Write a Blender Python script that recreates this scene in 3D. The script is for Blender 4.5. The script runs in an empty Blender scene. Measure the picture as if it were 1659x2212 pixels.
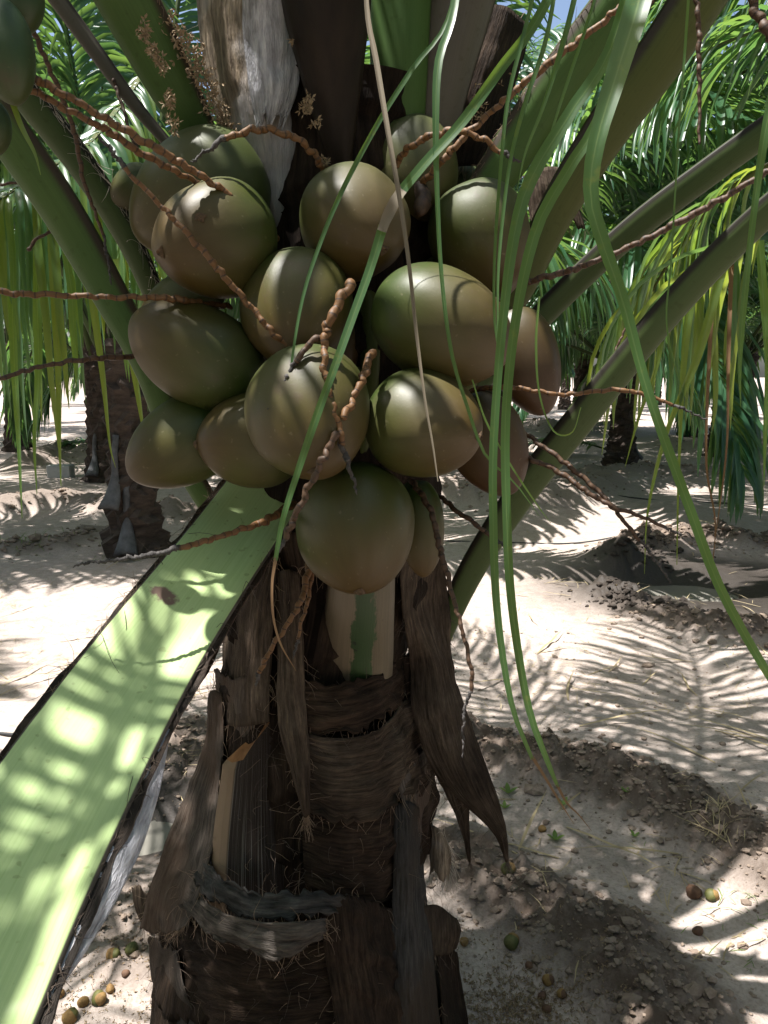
import bpy, math, random
import numpy as np
from mathutils import Vector, noise as mnoise

# ---------------------------------------------------------------- camera, world, sun
S = bpy.context.scene
COL = S.collection
R = math.radians
CAM_H, PITCH, F = 1.5, R(10.0), 1703.0          # F: focal length in units of a 1659 x 2212 picture
cam_d = bpy.data.cameras.new('camera')
cam = bpy.data.objects.new('camera', cam_d); COL.objects.link(cam)
cam.location = (0, 0, CAM_H); cam.rotation_euler = (R(90) - PITCH, 0, 0)
cam_d.sensor_fit = 'VERTICAL'; cam_d.angle = 2 * math.atan(1106 / F)
cam_d.clip_start = 0.02; cam_d.clip_end = 600
S.camera = cam

SUN_DIR = Vector((-0.30, -0.08, 0.94)).normalized()   # towards the sun
sun_el = math.asin(SUN_DIR.z)
sun_az = math.atan2(SUN_DIR.x, SUN_DIR.y)
W = bpy.data.worlds.new('World'); S.world = W; W.use_nodes = True
wn = W.node_tree
sky = wn.nodes.new('ShaderNodeTexSky'); sky.sky_type = 'NISHITA'; sky.sun_disc = False
sky.sun_elevation = sun_el; sky.sun_rotation = sun_az
sky.air_density = 1.0; sky.dust_density = 3.0; sky.ozone_density = 1.0
bg = wn.nodes['Background']; bg.inputs[1].default_value = 0.075
wn.links.new(sky.outputs[0], bg.inputs[0])
sun_l = bpy.data.lights.new('sun', 'SUN'); sun_l.energy = 5.0; sun_l.angle = R(0.53); sun_l.color = (1, 0.975, 0.94)
sun = bpy.data.objects.new('sun', sun_l); COL.objects.link(sun)
sun.rotation_euler = SUN_DIR.to_track_quat('Z', 'Y').to_euler()
S.view_settings.view_transform = 'Standard'; S.view_settings.look = 'None'
S.view_settings.exposure = 1.5; S.view_settings.gamma = 1.0; S.view_settings.use_curve_mapping = False
S.render.engine = 'CYCLES'
S.cycles.use_denoising = True
S.cycles.max_bounces = 8; S.cycles.diffuse_bounces = 5; S.cycles.transmission_bounces = 5

# ---------------------------------------------------------------- helpers
rng = random.Random(7)
nr = np.random.RandomState(11)
CP, SP = math.cos(PITCH), math.sin(PITCH)
CRIGHT = np.array((1., 0, 0)); CFWD = np.array((0, CP, -SP)); CUP = np.array((0, SP, CP)); CPOS = np.array((0, 0, CAM_H))

def at(px, py, Z):
    return CPOS + CFWD * Z + CRIGHT * ((px - 829.5) / F * Z) + CUP * (-(py - 1106) / F * Z)
def gnd(px, py, z=0.0):
    d = CFWD + CRIGHT * ((px - 829.5) / F) + CUP * (-(py - 1106) / F)
    return CPOS + d * ((z - CAM_H) / d[2])
def cdir(dx, dy, dz):            # image direction (right, down, away) to world
    v = CRIGHT * dx - CUP * dy + CFWD * dz
    return v / np.linalg.norm(v)
def unit(v):
    v = np.asarray(v, float); n = np.linalg.norm(v)
    return v / n if n > 1e-9 else v
_cross = np.cross
def cross3(a, b):
    return np.array((a[1] * b[2] - a[2] * b[1], a[2] * b[0] - a[0] * b[2], a[0] * b[1] - a[1] * b[0]))
def lerp(a, b, t): return a + (b - a) * t
def smooth(t): t = np.clip(t, 0, 1); return t * t * (3 - 2 * t)

def spline(P, n):
    """Catmull-Rom through control points P, n samples evenly spaced in arc length."""
    P = np.asarray(P, float)
    if len(P) == 2:
        t = np.linspace(0, 1, n)[:, None]; return P[0] * (1 - t) + P[1] * t
    Q = np.vstack([2 * P[0] - P[1], P, 2 * P[-1] - P[-2]])
    out = []
    for i in range(1, len(Q) - 2):
        p0, p1, p2, p3 = Q[i - 1:i + 3]
        for t in np.linspace(0, 1, 16, endpoint=False):
            out.append(0.5 * (2 * p1 + (p2 - p0) * t + (2 * p0 - 5 * p1 + 4 * p2 - p3) * t * t + (3 * p1 - p0 - 3 * p2 + p3) * t ** 3))
    out.append(P[-1]); out = np.array(out)
    s = np.concatenate([[0], np.cumsum(np.linalg.norm(np.diff(out[:, :3], axis=0), axis=1))])
    q = np.linspace(0, s[-1], n)
    return np.stack([np.interp(q, s, out[:, k]) for k in range(out.shape[1])], 1)

def hash2(ix, iy, seed):
    h = (ix * 374761393 + iy * 668265263 + seed * 974634777) & 0x7fffffff
    h = (h ^ (h >> 13)) * 1274126177 & 0x7fffffff
    return ((h ^ (h >> 16)) & 0xffff) / 65535.0
def vnoise(x, y, seed=0):
    x = np.asarray(x, float); y = np.asarray(y, float)
    ix = np.floor(x).astype(np.int64); iy = np.floor(y).astype(np.int64)
    fx = x - ix; fy = y - iy
    fx = fx * fx * (3 - 2 * fx); fy = fy * fy * (3 - 2 * fy)
    a = hash2(ix, iy, seed); b = hash2(ix + 1, iy, seed); c = hash2(ix, iy + 1, seed); d = hash2(ix + 1, iy + 1, seed)
    return (a * (1 - fx) + b * fx) * (1 - fy) + (c * (1 - fx) + d * fx) * fy
def fbm(x, y, oct=4, seed=0):
    v = 0; a = 0.5; tot = 0
    for o in range(oct):
        v = v + a * vnoise(np.asarray(x) * 2 ** o, np.asarray(y) * 2 ** o, seed + o); tot += a; a *= 0.5
    return v / tot

class MB:
    def __init__(s): s.v = []; s.f = []; s.uv = []
    def add(s, verts, faces, uvs=None):
        o = len(s.v)
        s.v.extend([tuple(p) for p in verts]); s.f.extend([tuple(i + o for i in f) for f in faces])
        s.uv.extend([tuple(u) for u in uvs] if uvs is not None else [(0., 0.)] * len(verts))
    def mesh(s, name, mat, sm=True):
        me = bpy.data.meshes.new(name); me.from_pydata(s.v, [], s.f)
        uvl = me.uv_layers.new(name='UVMap')
        li = np.empty(len(me.loops), dtype=np.int64); me.loops.foreach_get('vertex_index', li)
        uvl.data.foreach_set('uv', np.array(s.uv, dtype=np.float32)[li].ravel())
        if sm: me.polygons.foreach_set('use_smooth', [True] * len(me.polygons))
        me.materials.append(mat); me.update()
        return me
    def build(s, name, mat, parent=None, sm=True):
        return link(name, s.mesh(name, mat, sm), parent)
def link(name, me, parent=None):
    o = bpy.data.objects.new(name, me); COL.objects.link(o)
    if parent is not None:
        o.parent = parent
        if parent.type == 'EMPTY': o.location = -parent.location     # meshes are built in world coordinates
    return o
def tag(o, label=None, cat=None, group=None, kind=None):
    if label: o['label'] = label
    if cat: o['category'] = cat
    if group: o['group'] = group
    if kind: o['kind'] = kind
    return o
def empty(name, loc=(0, 0, 0)):
    o = bpy.data.objects.new(name, None); COL.objects.link(o); o.location = loc; o.empty_display_size = 0.1
    return o

def frames(P):
    P = np.asarray(P, float); T = np.gradient(P, axis=0)
    return T / np.maximum(np.linalg.norm(T, axis=1, keepdims=True), 1e-9)

def tube(mb, P, rad, sides=8, cap=True, vscale=1.0):
    P = np.asarray(P, float); n = len(P); T = frames(P)
    rad = np.full(n, rad) if np.isscalar(rad) else np.asarray(rad)
    up = np.array((0, 0, 1.)) if abs(T[0][2]) < .9 else np.array((1., 0, 0))
    a = unit(cross3(T[0], up)); V = []; U = []; s = 0
    for i in range(n):
        a = unit(a - T[i] * np.dot(a, T[i])); b = cross3(T[i], a)
        if i: s += np.linalg.norm(P[i] - P[i - 1])
        for k in range(sides):
            th = 2 * math.pi * k / sides
            V.append(P[i] + (a * math.cos(th) + b * math.sin(th)) * rad[i]); U.append((k / sides, s * vscale))
    Fc = [(i * sides + k, i * sides + (k + 1) % sides, (i + 1) * sides + (k + 1) % sides, (i + 1) * sides + k) for i in range(n - 1) for k in range(sides)]
    if cap: Fc += [tuple(range(sides))[::-1], tuple((n - 1) * sides + k for k in range(sides))]
    mb.add(V, Fc, U)

def ribbon(mb, P, width, side, fold=0.25, across=3):
    """leaf blade: P centre line, width per station, side vectors per station; V-folded across"""
    P = np.asarray(P, float); n = len(P); T = frames(P); V = []; U = []
    for i in range(n):
        sd = unit(side[i] - T[i] * np.dot(side[i], T[i])); nn = cross3(sd, T[i])
        for k in range(across):
            c = 2 * k / (across - 1) - 1
            V.append(P[i] + sd * c * width[i] * .5 + nn * (abs(c) * fold * width[i] * .5)); U.append((k / (across - 1), i / (n - 1)))
    Fc = [(i * across + k, i * across + k + 1, (i + 1) * across + k + 1, (i + 1) * across + k) for i in range(n - 1) for k in range(across - 1)]
    mb.add(V, Fc, U)

def sweep(mb, P, prof, width, thick, normal, cap=True):
    """sweep a profile (list of (x,y) in -1..1, x across, y along normal) along P"""
    P = np.asarray(P, float); n = len(P); T = frames(P); m = len(prof); V = []; U = []; s = 0
    for i in range(n):
        nn = unit(normal[i] - T[i] * np.dot(normal[i], T[i])); sd = cross3(T[i], nn)
        if i: s += np.linalg.norm(P[i] - P[i - 1])
        for k, (x, y) in enumerate(prof):
            V.append(P[i] + sd * x * width[i] * .5 + nn * y * thick[i]); U.append((x * .5 + .5, s))
    Fc = [(i * m + k, i * m + (k + 1) % m, (i + 1) * m + (k + 1) % m, (i + 1) * m + k) for i in range(n - 1) for k in range(m)]
    if cap: Fc += [tuple(range(m))[::-1], tuple((n - 1) * m + k for k in range(m))]
    mb.add(V, Fc, U)
# petiole cross-section: gently hollow upper face, round belly
PET = [(-1, 0.0), (-.93, .10), (-.6, -.02), (-.2, -.10), (.2, -.10), (.6, -.02), (.93, .10), (1, 0.0), (.86, -.42), (.55, -.8), (.2, -.98), (-.2, -.98), (-.55, -.8), (-.86, -.42)]

# ---------------------------------------------------------------- materials
def mat(name):
    m = bpy.data.materials.new(name); m.use_nodes = True
    nt = m.node_tree; b = nt.nodes['Principled BSDF']
    return m, nt, b
def nd(nt, t, **kw):
    n = nt.nodes.new(t)
    for k, v in kw.items():
        if k.startswith('i_'):
            key = k[2:]; n.inputs[int(key) if key.isdigit() else key].default_value = v
        else: setattr(n, k, v)
    return n
def lk(nt, a, b): nt.links.new(a, b)
def rampn(nt, stops):
    r = nt.nodes.new('ShaderNodeValToRGB'); e = r.color_ramp.elements
    while len(e) < len(stops): e.new(0.5)
    for el, (p, c) in zip(e, stops): el.position = p; el.color = (*c, 1) if len(c) == 3 else c
    return r
def coords(nt, kind='World', scale=(1, 1, 1)):
    mp = nt.nodes.new('ShaderNodeMapping'); mp.inputs['Scale'].default_value = scale
    if kind == 'World': lk(nt, nt.nodes.new('ShaderNodeNewGeometry').outputs['Position'], mp.inputs[0])
    else: lk(nt, nt.nodes.new('ShaderNodeTexCoord').outputs[kind], mp.inputs[0])
    return mp.outputs[0]
def noisen(nt, vec, scale, detail=5, rough=.6):
    n = nd(nt, 'ShaderNodeTexNoise'); n.inputs['Scale'].default_value = scale; n.inputs['Detail'].default_value = detail; n.inputs['Roughness'].default_value = rough
    lk(nt, vec, n.inputs['Vector']); return n.outputs['Fac']
def mixc(nt, fac, a, b, mode='MIX'):
    m = nt.nodes.new('ShaderNodeMix'); m.data_type = 'RGBA'; m.blend_type = mode
    for s, v in ((0, fac), (6, a), (7, b)):
        if isinstance(v, (int, float)): m.inputs[s].default_value = v
        elif isinstance(v, tuple): m.inputs[s].default_value = (*v, 1) if len(v) == 3 else v
        else: lk(nt, v, m.inputs[s])
    return m.outputs[2]
def bumpn(nt, b, h, strength=.4, dist=.01):
    u = nd(nt, 'ShaderNodeBump'); u.inputs['Strength'].default_value = strength; u.inputs['Distance'].default_value = dist
    lk(nt, h, u.inputs['Height']); lk(nt, u.outputs[0], b.inputs['Normal']); return u

def leaf_mat(name, dark, light, trans, tfac=.42, rough=.3, spec=.55, rib=False):
    m, nt, b = mat(name)
    g = nd(nt, 'ShaderNodeNewGeometry'); r = rampn(nt, [(0, dark), (1, light)])
    v = coords(nt, 'UV', (9, .4, 1)); n = noisen(nt, v, 3, 2)
    a = nd(nt, 'ShaderNodeMath', operation='MULTIPLY_ADD'); lk(nt, n, a.inputs[0]); a.inputs[1].default_value = .5
    a2 = nd(nt, 'ShaderNodeMath', operation='MULTIPLY_ADD'); lk(nt, g.outputs['Random Per Island'], a2.inputs[0]); a2.inputs[1].default_value = .8; a2.inputs[2].default_value = -.2
    lk(nt, a2.outputs[0], a.inputs[2]); lk(nt, a.outputs[0], r.inputs[0]); col = r.outputs[0]
    if rib:                                     # pale midrib, fine lengthwise veins, yellow freckles
        sx = nd(nt, 'ShaderNodeSeparateXYZ'); lk(nt, coords(nt, 'UV'), sx.inputs[0]); rr = rampn(nt, [(.44, (0, 0, 0)), (.5, (.75,) * 3), (.56, (0, 0, 0))]); lk(nt, sx.outputs[0], rr.inputs[0])
        col = mixc(nt, rr.outputs[0], col, (.2, .27, .1)); vn = noisen(nt, coords(nt, 'UV', (60, .6, 1)), 2, 2); rv = rampn(nt, [(.35, (.65,) * 3), (.65, (1.2,) * 3)]); lk(nt, vn, rv.inputs[0]); col = mixc(nt, .8, col, rv.outputs[0], 'MULTIPLY')
        fk = noisen(nt, coords(nt), 34, 4, .7); rf = rampn(nt, [(.6, (0, 0, 0)), (.72, (.6,) * 3)]); lk(nt, fk, rf.inputs[0]); col = mixc(nt, rf.outputs[0], col, (.2, .2, .05))
    lk(nt, col, b.inputs['Base Color'])
    b.inputs['Roughness'].default_value = rough; b.inputs['Specular IOR Level'].default_value = spec
    tr = nd(nt, 'ShaderNodeBsdfTranslucent'); tc = mixc(nt, g.outputs['Random Per Island'], trans, tuple(c * k for c, k in zip(trans, (1.5, 1.15, .8))))
    lk(nt, tc, tr.inputs[0])
    mx = nd(nt, 'ShaderNodeMixShader'); mx.inputs[0].default_value = tfac
    lk(nt, b.outputs[0], mx.inputs[1]); lk(nt, tr.outputs[0], mx.inputs[2]); lk(nt, mx.outputs[0], nt.nodes['Material Output'].inputs[0])
    return m
M = {}
M['leaf'] = leaf_mat('palm_leaf', (.02, .07, .036), (.056, .13, .058), (.13, .27, .065))
M['leaf_yellow'] = leaf_mat('palm_leaf_yellow', (.05, .11, .028), (.09, .155, .04), (.23, .33, .045), .48)
M['leaf_near'] = leaf_mat('palm_leaf_near', (.022, .075, .035), (.065, .14, .045), (.2, .36, .05), .45, .36, .5, True)
M['leaf_dead'] = leaf_mat('palm_leaf_dead', (.15, .125, .09), (.22, .185, .135), (.15, .12, .08), .2, .7, .2)
M['leaf_tip'] = leaf_mat('leaf_tip_dry', (.12, .07, .04), (.2, .12, .06), (.15, .1, .05), .2, .7, .2)

def petiole_mat(name, c1, c2, edge, fuzz=.5):
    m, nt, b = mat(name); o = coords(nt)
    n1 = noisen(nt, o, 6, 4); uvs = coords(nt, 'UV', (1, 1, 1)); st = noisen(nt, coords(nt, 'UV', (40, 1.2, 1)), 2.5, 3)
    c = mixc(nt, n1, c1, c2)
    rs = rampn(nt, [(.35, (.82, .82, .82)), (.7, (1.1, 1.1, 1.1))]); lk(nt, st, rs.inputs[0]); c = mixc(nt, .6, c, rs.outputs[0], 'MULTIPLY')
    sep = nd(nt, 'ShaderNodeSeparateXYZ'); lk(nt, uvs, sep.inputs[0])
    ab = nd(nt, 'ShaderNodeMath', operation='SUBTRACT', i_1=.5); lk(nt, sep.outputs[0], ab.inputs[0])
    ab2 = nd(nt, 'ShaderNodeMath', operation='ABSOLUTE'); lk(nt, ab.outputs[0], ab2.inputs[0])
    re = rampn(nt, [(.46, (0, 0, 0)), (.485, (1, 1, 1))]); lk(nt, ab2.outputs[0], re.inputs[0])
    c = mixc(nt, re.outputs[0], c, edge)
    sp = noisen(nt, o, 60, 2); rsp = rampn(nt, [(.62, (1, 1, 1)), (.7, (.6, .55, .4))]); lk(nt, sp, rsp.inputs[0]); c = mixc(nt, .35, c, rsp.outputs[0], 'MULTIPLY')
    lk(nt, c, b.inputs['Base Color']); b.inputs['Roughness'].default_value = .5; b.inputs['Specular IOR Level'].default_value = .17
    bumpn(nt, b, st, .12, .003)
    return m
M['pet_green'] = petiole_mat('petiole_green', (.036, .085, .02), (.068, .105, .028), (.04, .03, .02))
M['pet_olive'] = petiole_mat('petiole_olive', (.052, .07, .018), (.075, .076, .02), (.035, .028, .02))
M['pet_grey'] = petiole_mat('petiole_greygreen', (.04, .068, .02), (.062, .08, .027), (.02, .017, .012))
M['pet_brown'] = petiole_mat('petiole_brown', (0.0700, 0.0595, 0.0455), (0.1120, 0.0980, 0.0770), (0.0350, 0.0280, 0.0210))

def pale_petiole():
    m, nt, b = mat('petiole_pale'); o = coords(nt); uv = coords(nt, 'UV')
    st = noisen(nt, coords(nt, 'UV', (26, .7, 1)), 2.2, 3); n1 = noisen(nt, o, 4, 3)
    c = mixc(nt, n1, (.33, .45, .20), (.41, .50, .225))
    r = rampn(nt, [(.3, (.8, .86, .75)), (.5, (1, 1, 1)), (.72, (1.15, 1.12, 1.1))]); lk(nt, st, r.inputs[0]); c = mixc(nt, .7, c, r.outputs[0], 'MULTIPLY')
    sp = noisen(nt, o, 70, 1); rsp = rampn(nt, [(.69, (1, 1, 1)), (.74, (.45, .42, .3))]); lk(nt, sp, rsp.inputs[0]); c = mixc(nt, .4, c, rsp.outputs[0], 'MULTIPLY')
    # purple-brown bruise
    mp = nd(nt, 'ShaderNodeMapping'); lk(nt, uv, mp.inputs[0]); mp.inputs['Location'].default_value = (-.74 * 3.6, -.372 * 42, 0); mp.inputs['Scale'].default_value = (3.6, 42, 1)
    wob = noisen(nt, o, 55, 4); ln = nd(nt, 'ShaderNodeVectorMath', operation='LENGTH'); lk(nt, mp.outputs[0], ln.inputs[0])
    ad = nd(nt, 'ShaderNodeMath', operation='MULTIPLY_ADD', i_1=1.5, i_2=-.75); lk(nt, wob, ad.inputs[0])
    ad2 = nd(nt, 'ShaderNodeMath', operation='ADD'); lk(nt, ln.outputs['Value'], ad2.inputs[0]); lk(nt, ad.outputs[0], ad2.inputs[1])
    rb = rampn(nt, [(.45, (1, 1, 1)), (.75, (0, 0, 0))]); lk(nt, ad2.outputs[0], rb.inputs[0]); c = mixc(nt, rb.outputs[0], c, (.17, .11, .085))
    sep = nd(nt, 'ShaderNodeSeparateXYZ'); lk(nt, uv, sep.inputs[0])
    ab = nd(nt, 'ShaderNodeMath', operation='SUBTRACT', i_1=.5); lk(nt, sep.outputs[0], ab.inputs[0])
    ab2 = nd(nt, 'ShaderNodeMath', operation='ABSOLUTE'); lk(nt, ab.outputs[0], ab2.inputs[0])
    re = rampn(nt, [(.472, (0, 0, 0)), (.48, (1, 1, 1))]); lk(nt, ab2.outputs[0], re.inputs[0]); c = mixc(nt, re.outputs[0], c, (.06, .05, .04))
    lk(nt, c, b.inputs['Base Color']); b.inputs['Roughness'].default_value = .5; b.inputs['Specular IOR Level'].default_value = .35
    bumpn(nt, b, st, .1, .003); return m
M['pet_pale'] = pale_petiole()

def coconut_mat(name, green, olive, brown, bmix):
    m, nt, b = mat(name); o = coords(nt, 'World'); uv = coords(nt, 'UV')
    sep = nd(nt, 'ShaderNodeSeparateXYZ'); lk(nt, uv, sep.inputs[0])
    n1 = noisen(nt, o, 9, 3); n2 = noisen(nt, coords(nt, 'UV', (14, 1.2, 1)), 2.5, 4)
    a = nd(nt, 'ShaderNodeMath', operation='MULTIPLY_ADD', i_1=.55); lk(nt, n1, a.inputs[0]); lk(nt, sep.outputs[1], a.inputs[2])
    a2 = nd(nt, 'ShaderNodeMath', operation='ADD', i_1=-.28 + bmix); lk(nt, a.outputs[0], a2.inputs[0])
    r = rampn(nt, [(.12, green), (.5, olive), (.95, brown)]); lk(nt, a2.outputs[0], r.inputs[0])
    rs = rampn(nt, [(.3, (.84, .84, .84)), (.65, (1.08, 1.08, 1.08))]); lk(nt, n2, rs.inputs[0]); c = mixc(nt, .55, r.outputs[0], rs.outputs[0], 'MULTIPLY')
    sp = noisen(nt, o, 120, 1); rsp = rampn(nt, [(.70, (0, 0, 0)), (.76, (1, 1, 1))]); lk(nt, sp, rsp.inputs[0])
    f = nd(nt, 'ShaderNodeMath', operation='MULTIPLY', i_1=.14); lk(nt, rsp.outputs[0], f.inputs[0]); c = mixc(nt, f.outputs[0], c, (.3, .25, .17))
    # corky brown scuffs of the husk
    sc = noisen(nt, coords(nt, 'World', (1, 1, 1)), 11, 6, .75); rc = rampn(nt, [(.56, (0, 0, 0)), (.68, (1, 1, 1))]); lk(nt, sc, rc.inputs[0])
    f2 = nd(nt, 'ShaderNodeMath', operation='MULTIPLY', i_1=.6); lk(nt, rc.outputs[0], f2.inputs[0]); c = mixc(nt, f2.outputs[0], c, (.055, .034, .017))
    sk = noisen(nt, coords(nt, 'UV', (70, 2.5, 1)), 2.2, 5, .75); rk = rampn(nt, [(.64, (0, 0, 0)), (.74, (.28,) * 3)]); lk(nt, sk, rk.inputs[0]); c = mixc(nt, rk.outputs[0], c, (.13, .09, .035))
    du = noisen(nt, o, 4.5, 5, .6); rd = rampn(nt, [(.5, (0, 0, 0)), (.75, (.16,) * 3)]); lk(nt, du, rd.inputs[0]); c = mixc(nt, rd.outputs[0], c, (.16, .145, .10))
    lk(nt, c, b.inputs['Base Color']); b.inputs['Roughness'].default_value = .46; b.inputs['Specular IOR Level'].default_value = .36
    rr = rampn(nt, [(.3, (.38,) * 3), (.7, (.60,) * 3)]); lk(nt, n1, rr.inputs[0]); lk(nt, rr.outputs[0], b.inputs['Roughness'])
    bumpn(nt, b, sc, .16, .004)
    return m
M['coco'] = coconut_mat('husk_olive', (0.0296, 0.0468, 0.0078), (0.0515, 0.0468, 0.0101), (0.0608, 0.0359, 0.0078), 0.0)
M['coco_brown'] = coconut_mat('husk_brown', (0.0406, 0.0374, 0.0109), (0.0546, 0.0351, 0.0109), (0.0515, 0.0250, 0.0094), .2)
M['coco_green'] = coconut_mat('husk_green', (0.0188, 0.0413, 0.0135), (0.0263, 0.0488, 0.0150), (0.0450, 0.0525, 0.0165), -.1)
M['coco_pale'] = coconut_mat('husk_pale', (0.0452, 0.0577, 0.0156), (0.0608, 0.0593, 0.0179), (0.0663, 0.0452, 0.0117), -.05)

def simple(name, c1, c2, scale=12, rough=.8, bump=.5, bd=.004, detail=6, spec=.3, stretch=(1, 1, 1), kind='World'):
    m, nt, b = mat(name); o = coords(nt, kind, stretch); n = noisen(nt, o, scale, detail, .65)
    r = rampn(nt, [(.3, c1), (.7, c2)]); lk(nt, n, r.inputs[0]); lk(nt, r.outputs[0], b.inputs['Base Color'])
    b.inputs['Roughness'].default_value = rough; b.inputs['Specular IOR Level'].default_value = spec
    if bump: bumpn(nt, b, n, bump, bd)
    return m
M['scar'] = simple('tip_scar_brown', (.03, .02, .012), (.12, .07, .035), 300)
M['scar_rim'] = simple('tip_rim', (.16, .1, .05), (.24, .16, .09), 200)
M['cut'] = simple('cut_orange', (.13, .055, .018), (.25, .12, .045), 60, .8, .7, .006, stretch=(1, 1, .3))
M['woody'] = simple('spathe_dark', (0.0081, 0.0049, 0.0036), (0.0225, 0.0144, 0.0090), 9, .5, .4, .004, stretch=(3, 3, .5), spec=.15)
M['hose'] = simple('hose_black', (.02, .02, .02), (.03, .03, .03), 20, .5, 0)
M['rim_green'] = simple('nutlet_green', (.05, .06, .018), (.11, .10, .03), 50, .6, .3)
M['nut_orange'] = simple('nutlet_orange', (.13, .07, .025), (.25, .155, .055), 60, .75, .5)
M['nut_brown'] = simple('nutlet_brown', (.06, .032, .02), (.13, .07, .04), 60, .75, .6)
M['flower'] = simple('dry_flower', (.17, .115, .065), (.3, .225, .14), 90, .8, 0)
M['clod'] = simple('soil_clod', (.13, .095, .072), (.27, .21, .165), 30, .95, 1, .01)
M['clod_wet_shade'] = simple('damp_shaded_clod', (.018, .014, .011), (.05, .038, .03), 30, .85, 1, .01)  # damp soil, darkened further to stand in for shade on the mound
M['grass'] = leaf_mat('grass_blade', (.06, .13, .03), (.16, .24, .07), (.2, .3, .06), .35, .6, .2)
M['straw'] = leaf_mat('straw_blade', (.3, .24, .14), (.46, .38, .24), (.3, .24, .12), .25, .7, .2)
M['block'] = simple('concrete', (.3, .3, .29), (.42, .41, .39), 20, .9, .3)

def fibre_mat(name, c1, c2, c3, fine=1.0, patch=(.0, .0, .0), patchf=0.0, spec=.06, sheen=.45):
    """woven fibre sheath: two crossing sets of strands over blotchy colour"""
    m, nt, b = mat(name); o = coords(nt)
    u1n = nd(nt, 'ShaderNodeMapping'); lk(nt, nd(nt, 'ShaderNodeTexCoord').outputs['UV'], u1n.inputs[0]); u1n.inputs['Rotation'].default_value = (0, 0, R(-14)); u1n.inputs['Scale'].default_value = (30 * fine, 2.6, 1); u1 = u1n.outputs[0]; u2 = nd(nt, 'ShaderNodeMapping'); t = nd(nt, 'ShaderNodeTexCoord'); lk(nt, t.outputs['UV'], u2.inputs[0])
    u2.inputs['Rotation'].default_value = (0, 0, R(24)); u2.inputs['Scale'].default_value = (27 * fine, 3, 1)
    s1 = noisen(nt, u1, 1.6, 4, .7); s2 = noisen(nt, u2.outputs[0], 1.6, 4, .7); n = noisen(nt, o, 7, 6, .65)
    h = nd(nt, 'ShaderNodeMath', operation='ADD'); lk(nt, s1, h.inputs[0]); lk(nt, s2, h.inputs[1])
    r = rampn(nt, [(.25, c1), (.5, c2), (.75, c3)]); lk(nt, n, r.inputs[0])
    hr = rampn(nt, [(.36, (.25, .23, .22)), (.5, (.9, .9, .9)), (.64, (1.75, 1.72, 1.66))]); 
    h2 = nd(nt, 'ShaderNodeMath', operation='MULTIPLY', i_1=.5); lk(nt, h.outputs[0], h2.inputs[0]); lk(nt, h2.outputs[0], hr.inputs[0])
    c = mixc(nt, .9, r.outputs[0], hr.outputs[0], 'MULTIPLY')
    if patchf:
        pn = noisen(nt, o, 3.5, 4, .55); pr = rampn(nt, [(.47, (0, 0, 0)), (.6, (patchf,) * 3)]); lk(nt, pn, pr.inputs[0]); c = mixc(nt, pr.outputs[0], c, patch)
    lk(nt, c, b.inputs['Base Color']); b.inputs['Roughness'].default_value = .72; b.inputs['Specular IOR Level'].default_value = spec
    bumpn(nt, b, h.outputs[0], 1.0, .006)
    return m
M['fib_brown'] = fibre_mat('sheath_brown', (.022, .015, .011), (.054, .039, .028), (.11, .084, .063))
M['fib_dark'] = fibre_mat('sheath_dark', (.010, .007, .005), (.026, .017, .012), (.055, .037, .025))
M['fib_grey'] = fibre_mat('sheath_grey', (0.0360, 0.0288, 0.0240), (0.0750, 0.0630, 0.0540), (0.1440, 0.1260, 0.1140), 1, (0.0600, 0.0360, 0.0228), .7)
M['fib_blue'] = fibre_mat('sheath_weathered', (.02, .018, .016), (.045, .042, .04), (.095, .093, .09), 1, (.035, .023, .015), .8)
M['fib_pale'] = fibre_mat('sheath_pale', (0.1280, 0.0960, 0.0680), (0.2160, 0.1720, 0.1280), (0.3200, 0.2720, 0.2240), .8, (0.3360, 0.3280, 0.3440), .8)
M['fib_white'] = fibre_mat('sheath_white', (.22, .21, .21), (.4, .39, .41), (.55, .54, .57), .5, (.2, .2, .22), .6)
M['hair'] = simple('coarse_hair', (.11, .07, .045), (.27, .19, .13), 40, .7, 0)
M['hair_dark'] = simple('dark_hair', (.045, .032, .024), (.11, .08, .06), 40, .7, 0)
M['hair_pale'] = simple('pale_hair', (.3, .25, .19), (.5, .43, .35), 40, .7, 0)

def stub_mat():
    m, nt, b = mat('stub_weathered'); st = noisen(nt, coords(nt, 'UV', (46, .5, 1)), 2.6, 5, .75); uv = coords(nt, 'UV'); n = noisen(nt, coords(nt), 9, 4)
    r = rampn(nt, [(.40, (.018, .013, .011)), (.56, (.035, .026, .021)), (.64, (.2, .19, .17))]); lk(nt, st, r.inputs[0])
    sep = nd(nt, 'ShaderNodeSeparateXYZ'); lk(nt, uv, sep.inputs[0])
    rl = rampn(nt, [(.13, (1, 1, 1)), (.155, (0, 0, 0))]); lk(nt, sep.outputs[0], rl.inputs[0])
    c2 = mixc(nt, n, (.16, .105, .065), (.23, .17, .12)); c = mixc(nt, rl.outputs[0], r.outputs[0], c2)
    lk(nt, c, b.inputs['Base Color']); b.inputs['Roughness'].default_value = .7; b.inputs['Specular IOR Level'].default_value = .1; bumpn(nt, b, st, .6, .004); return m
M['stub'] = stub_mat()
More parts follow.
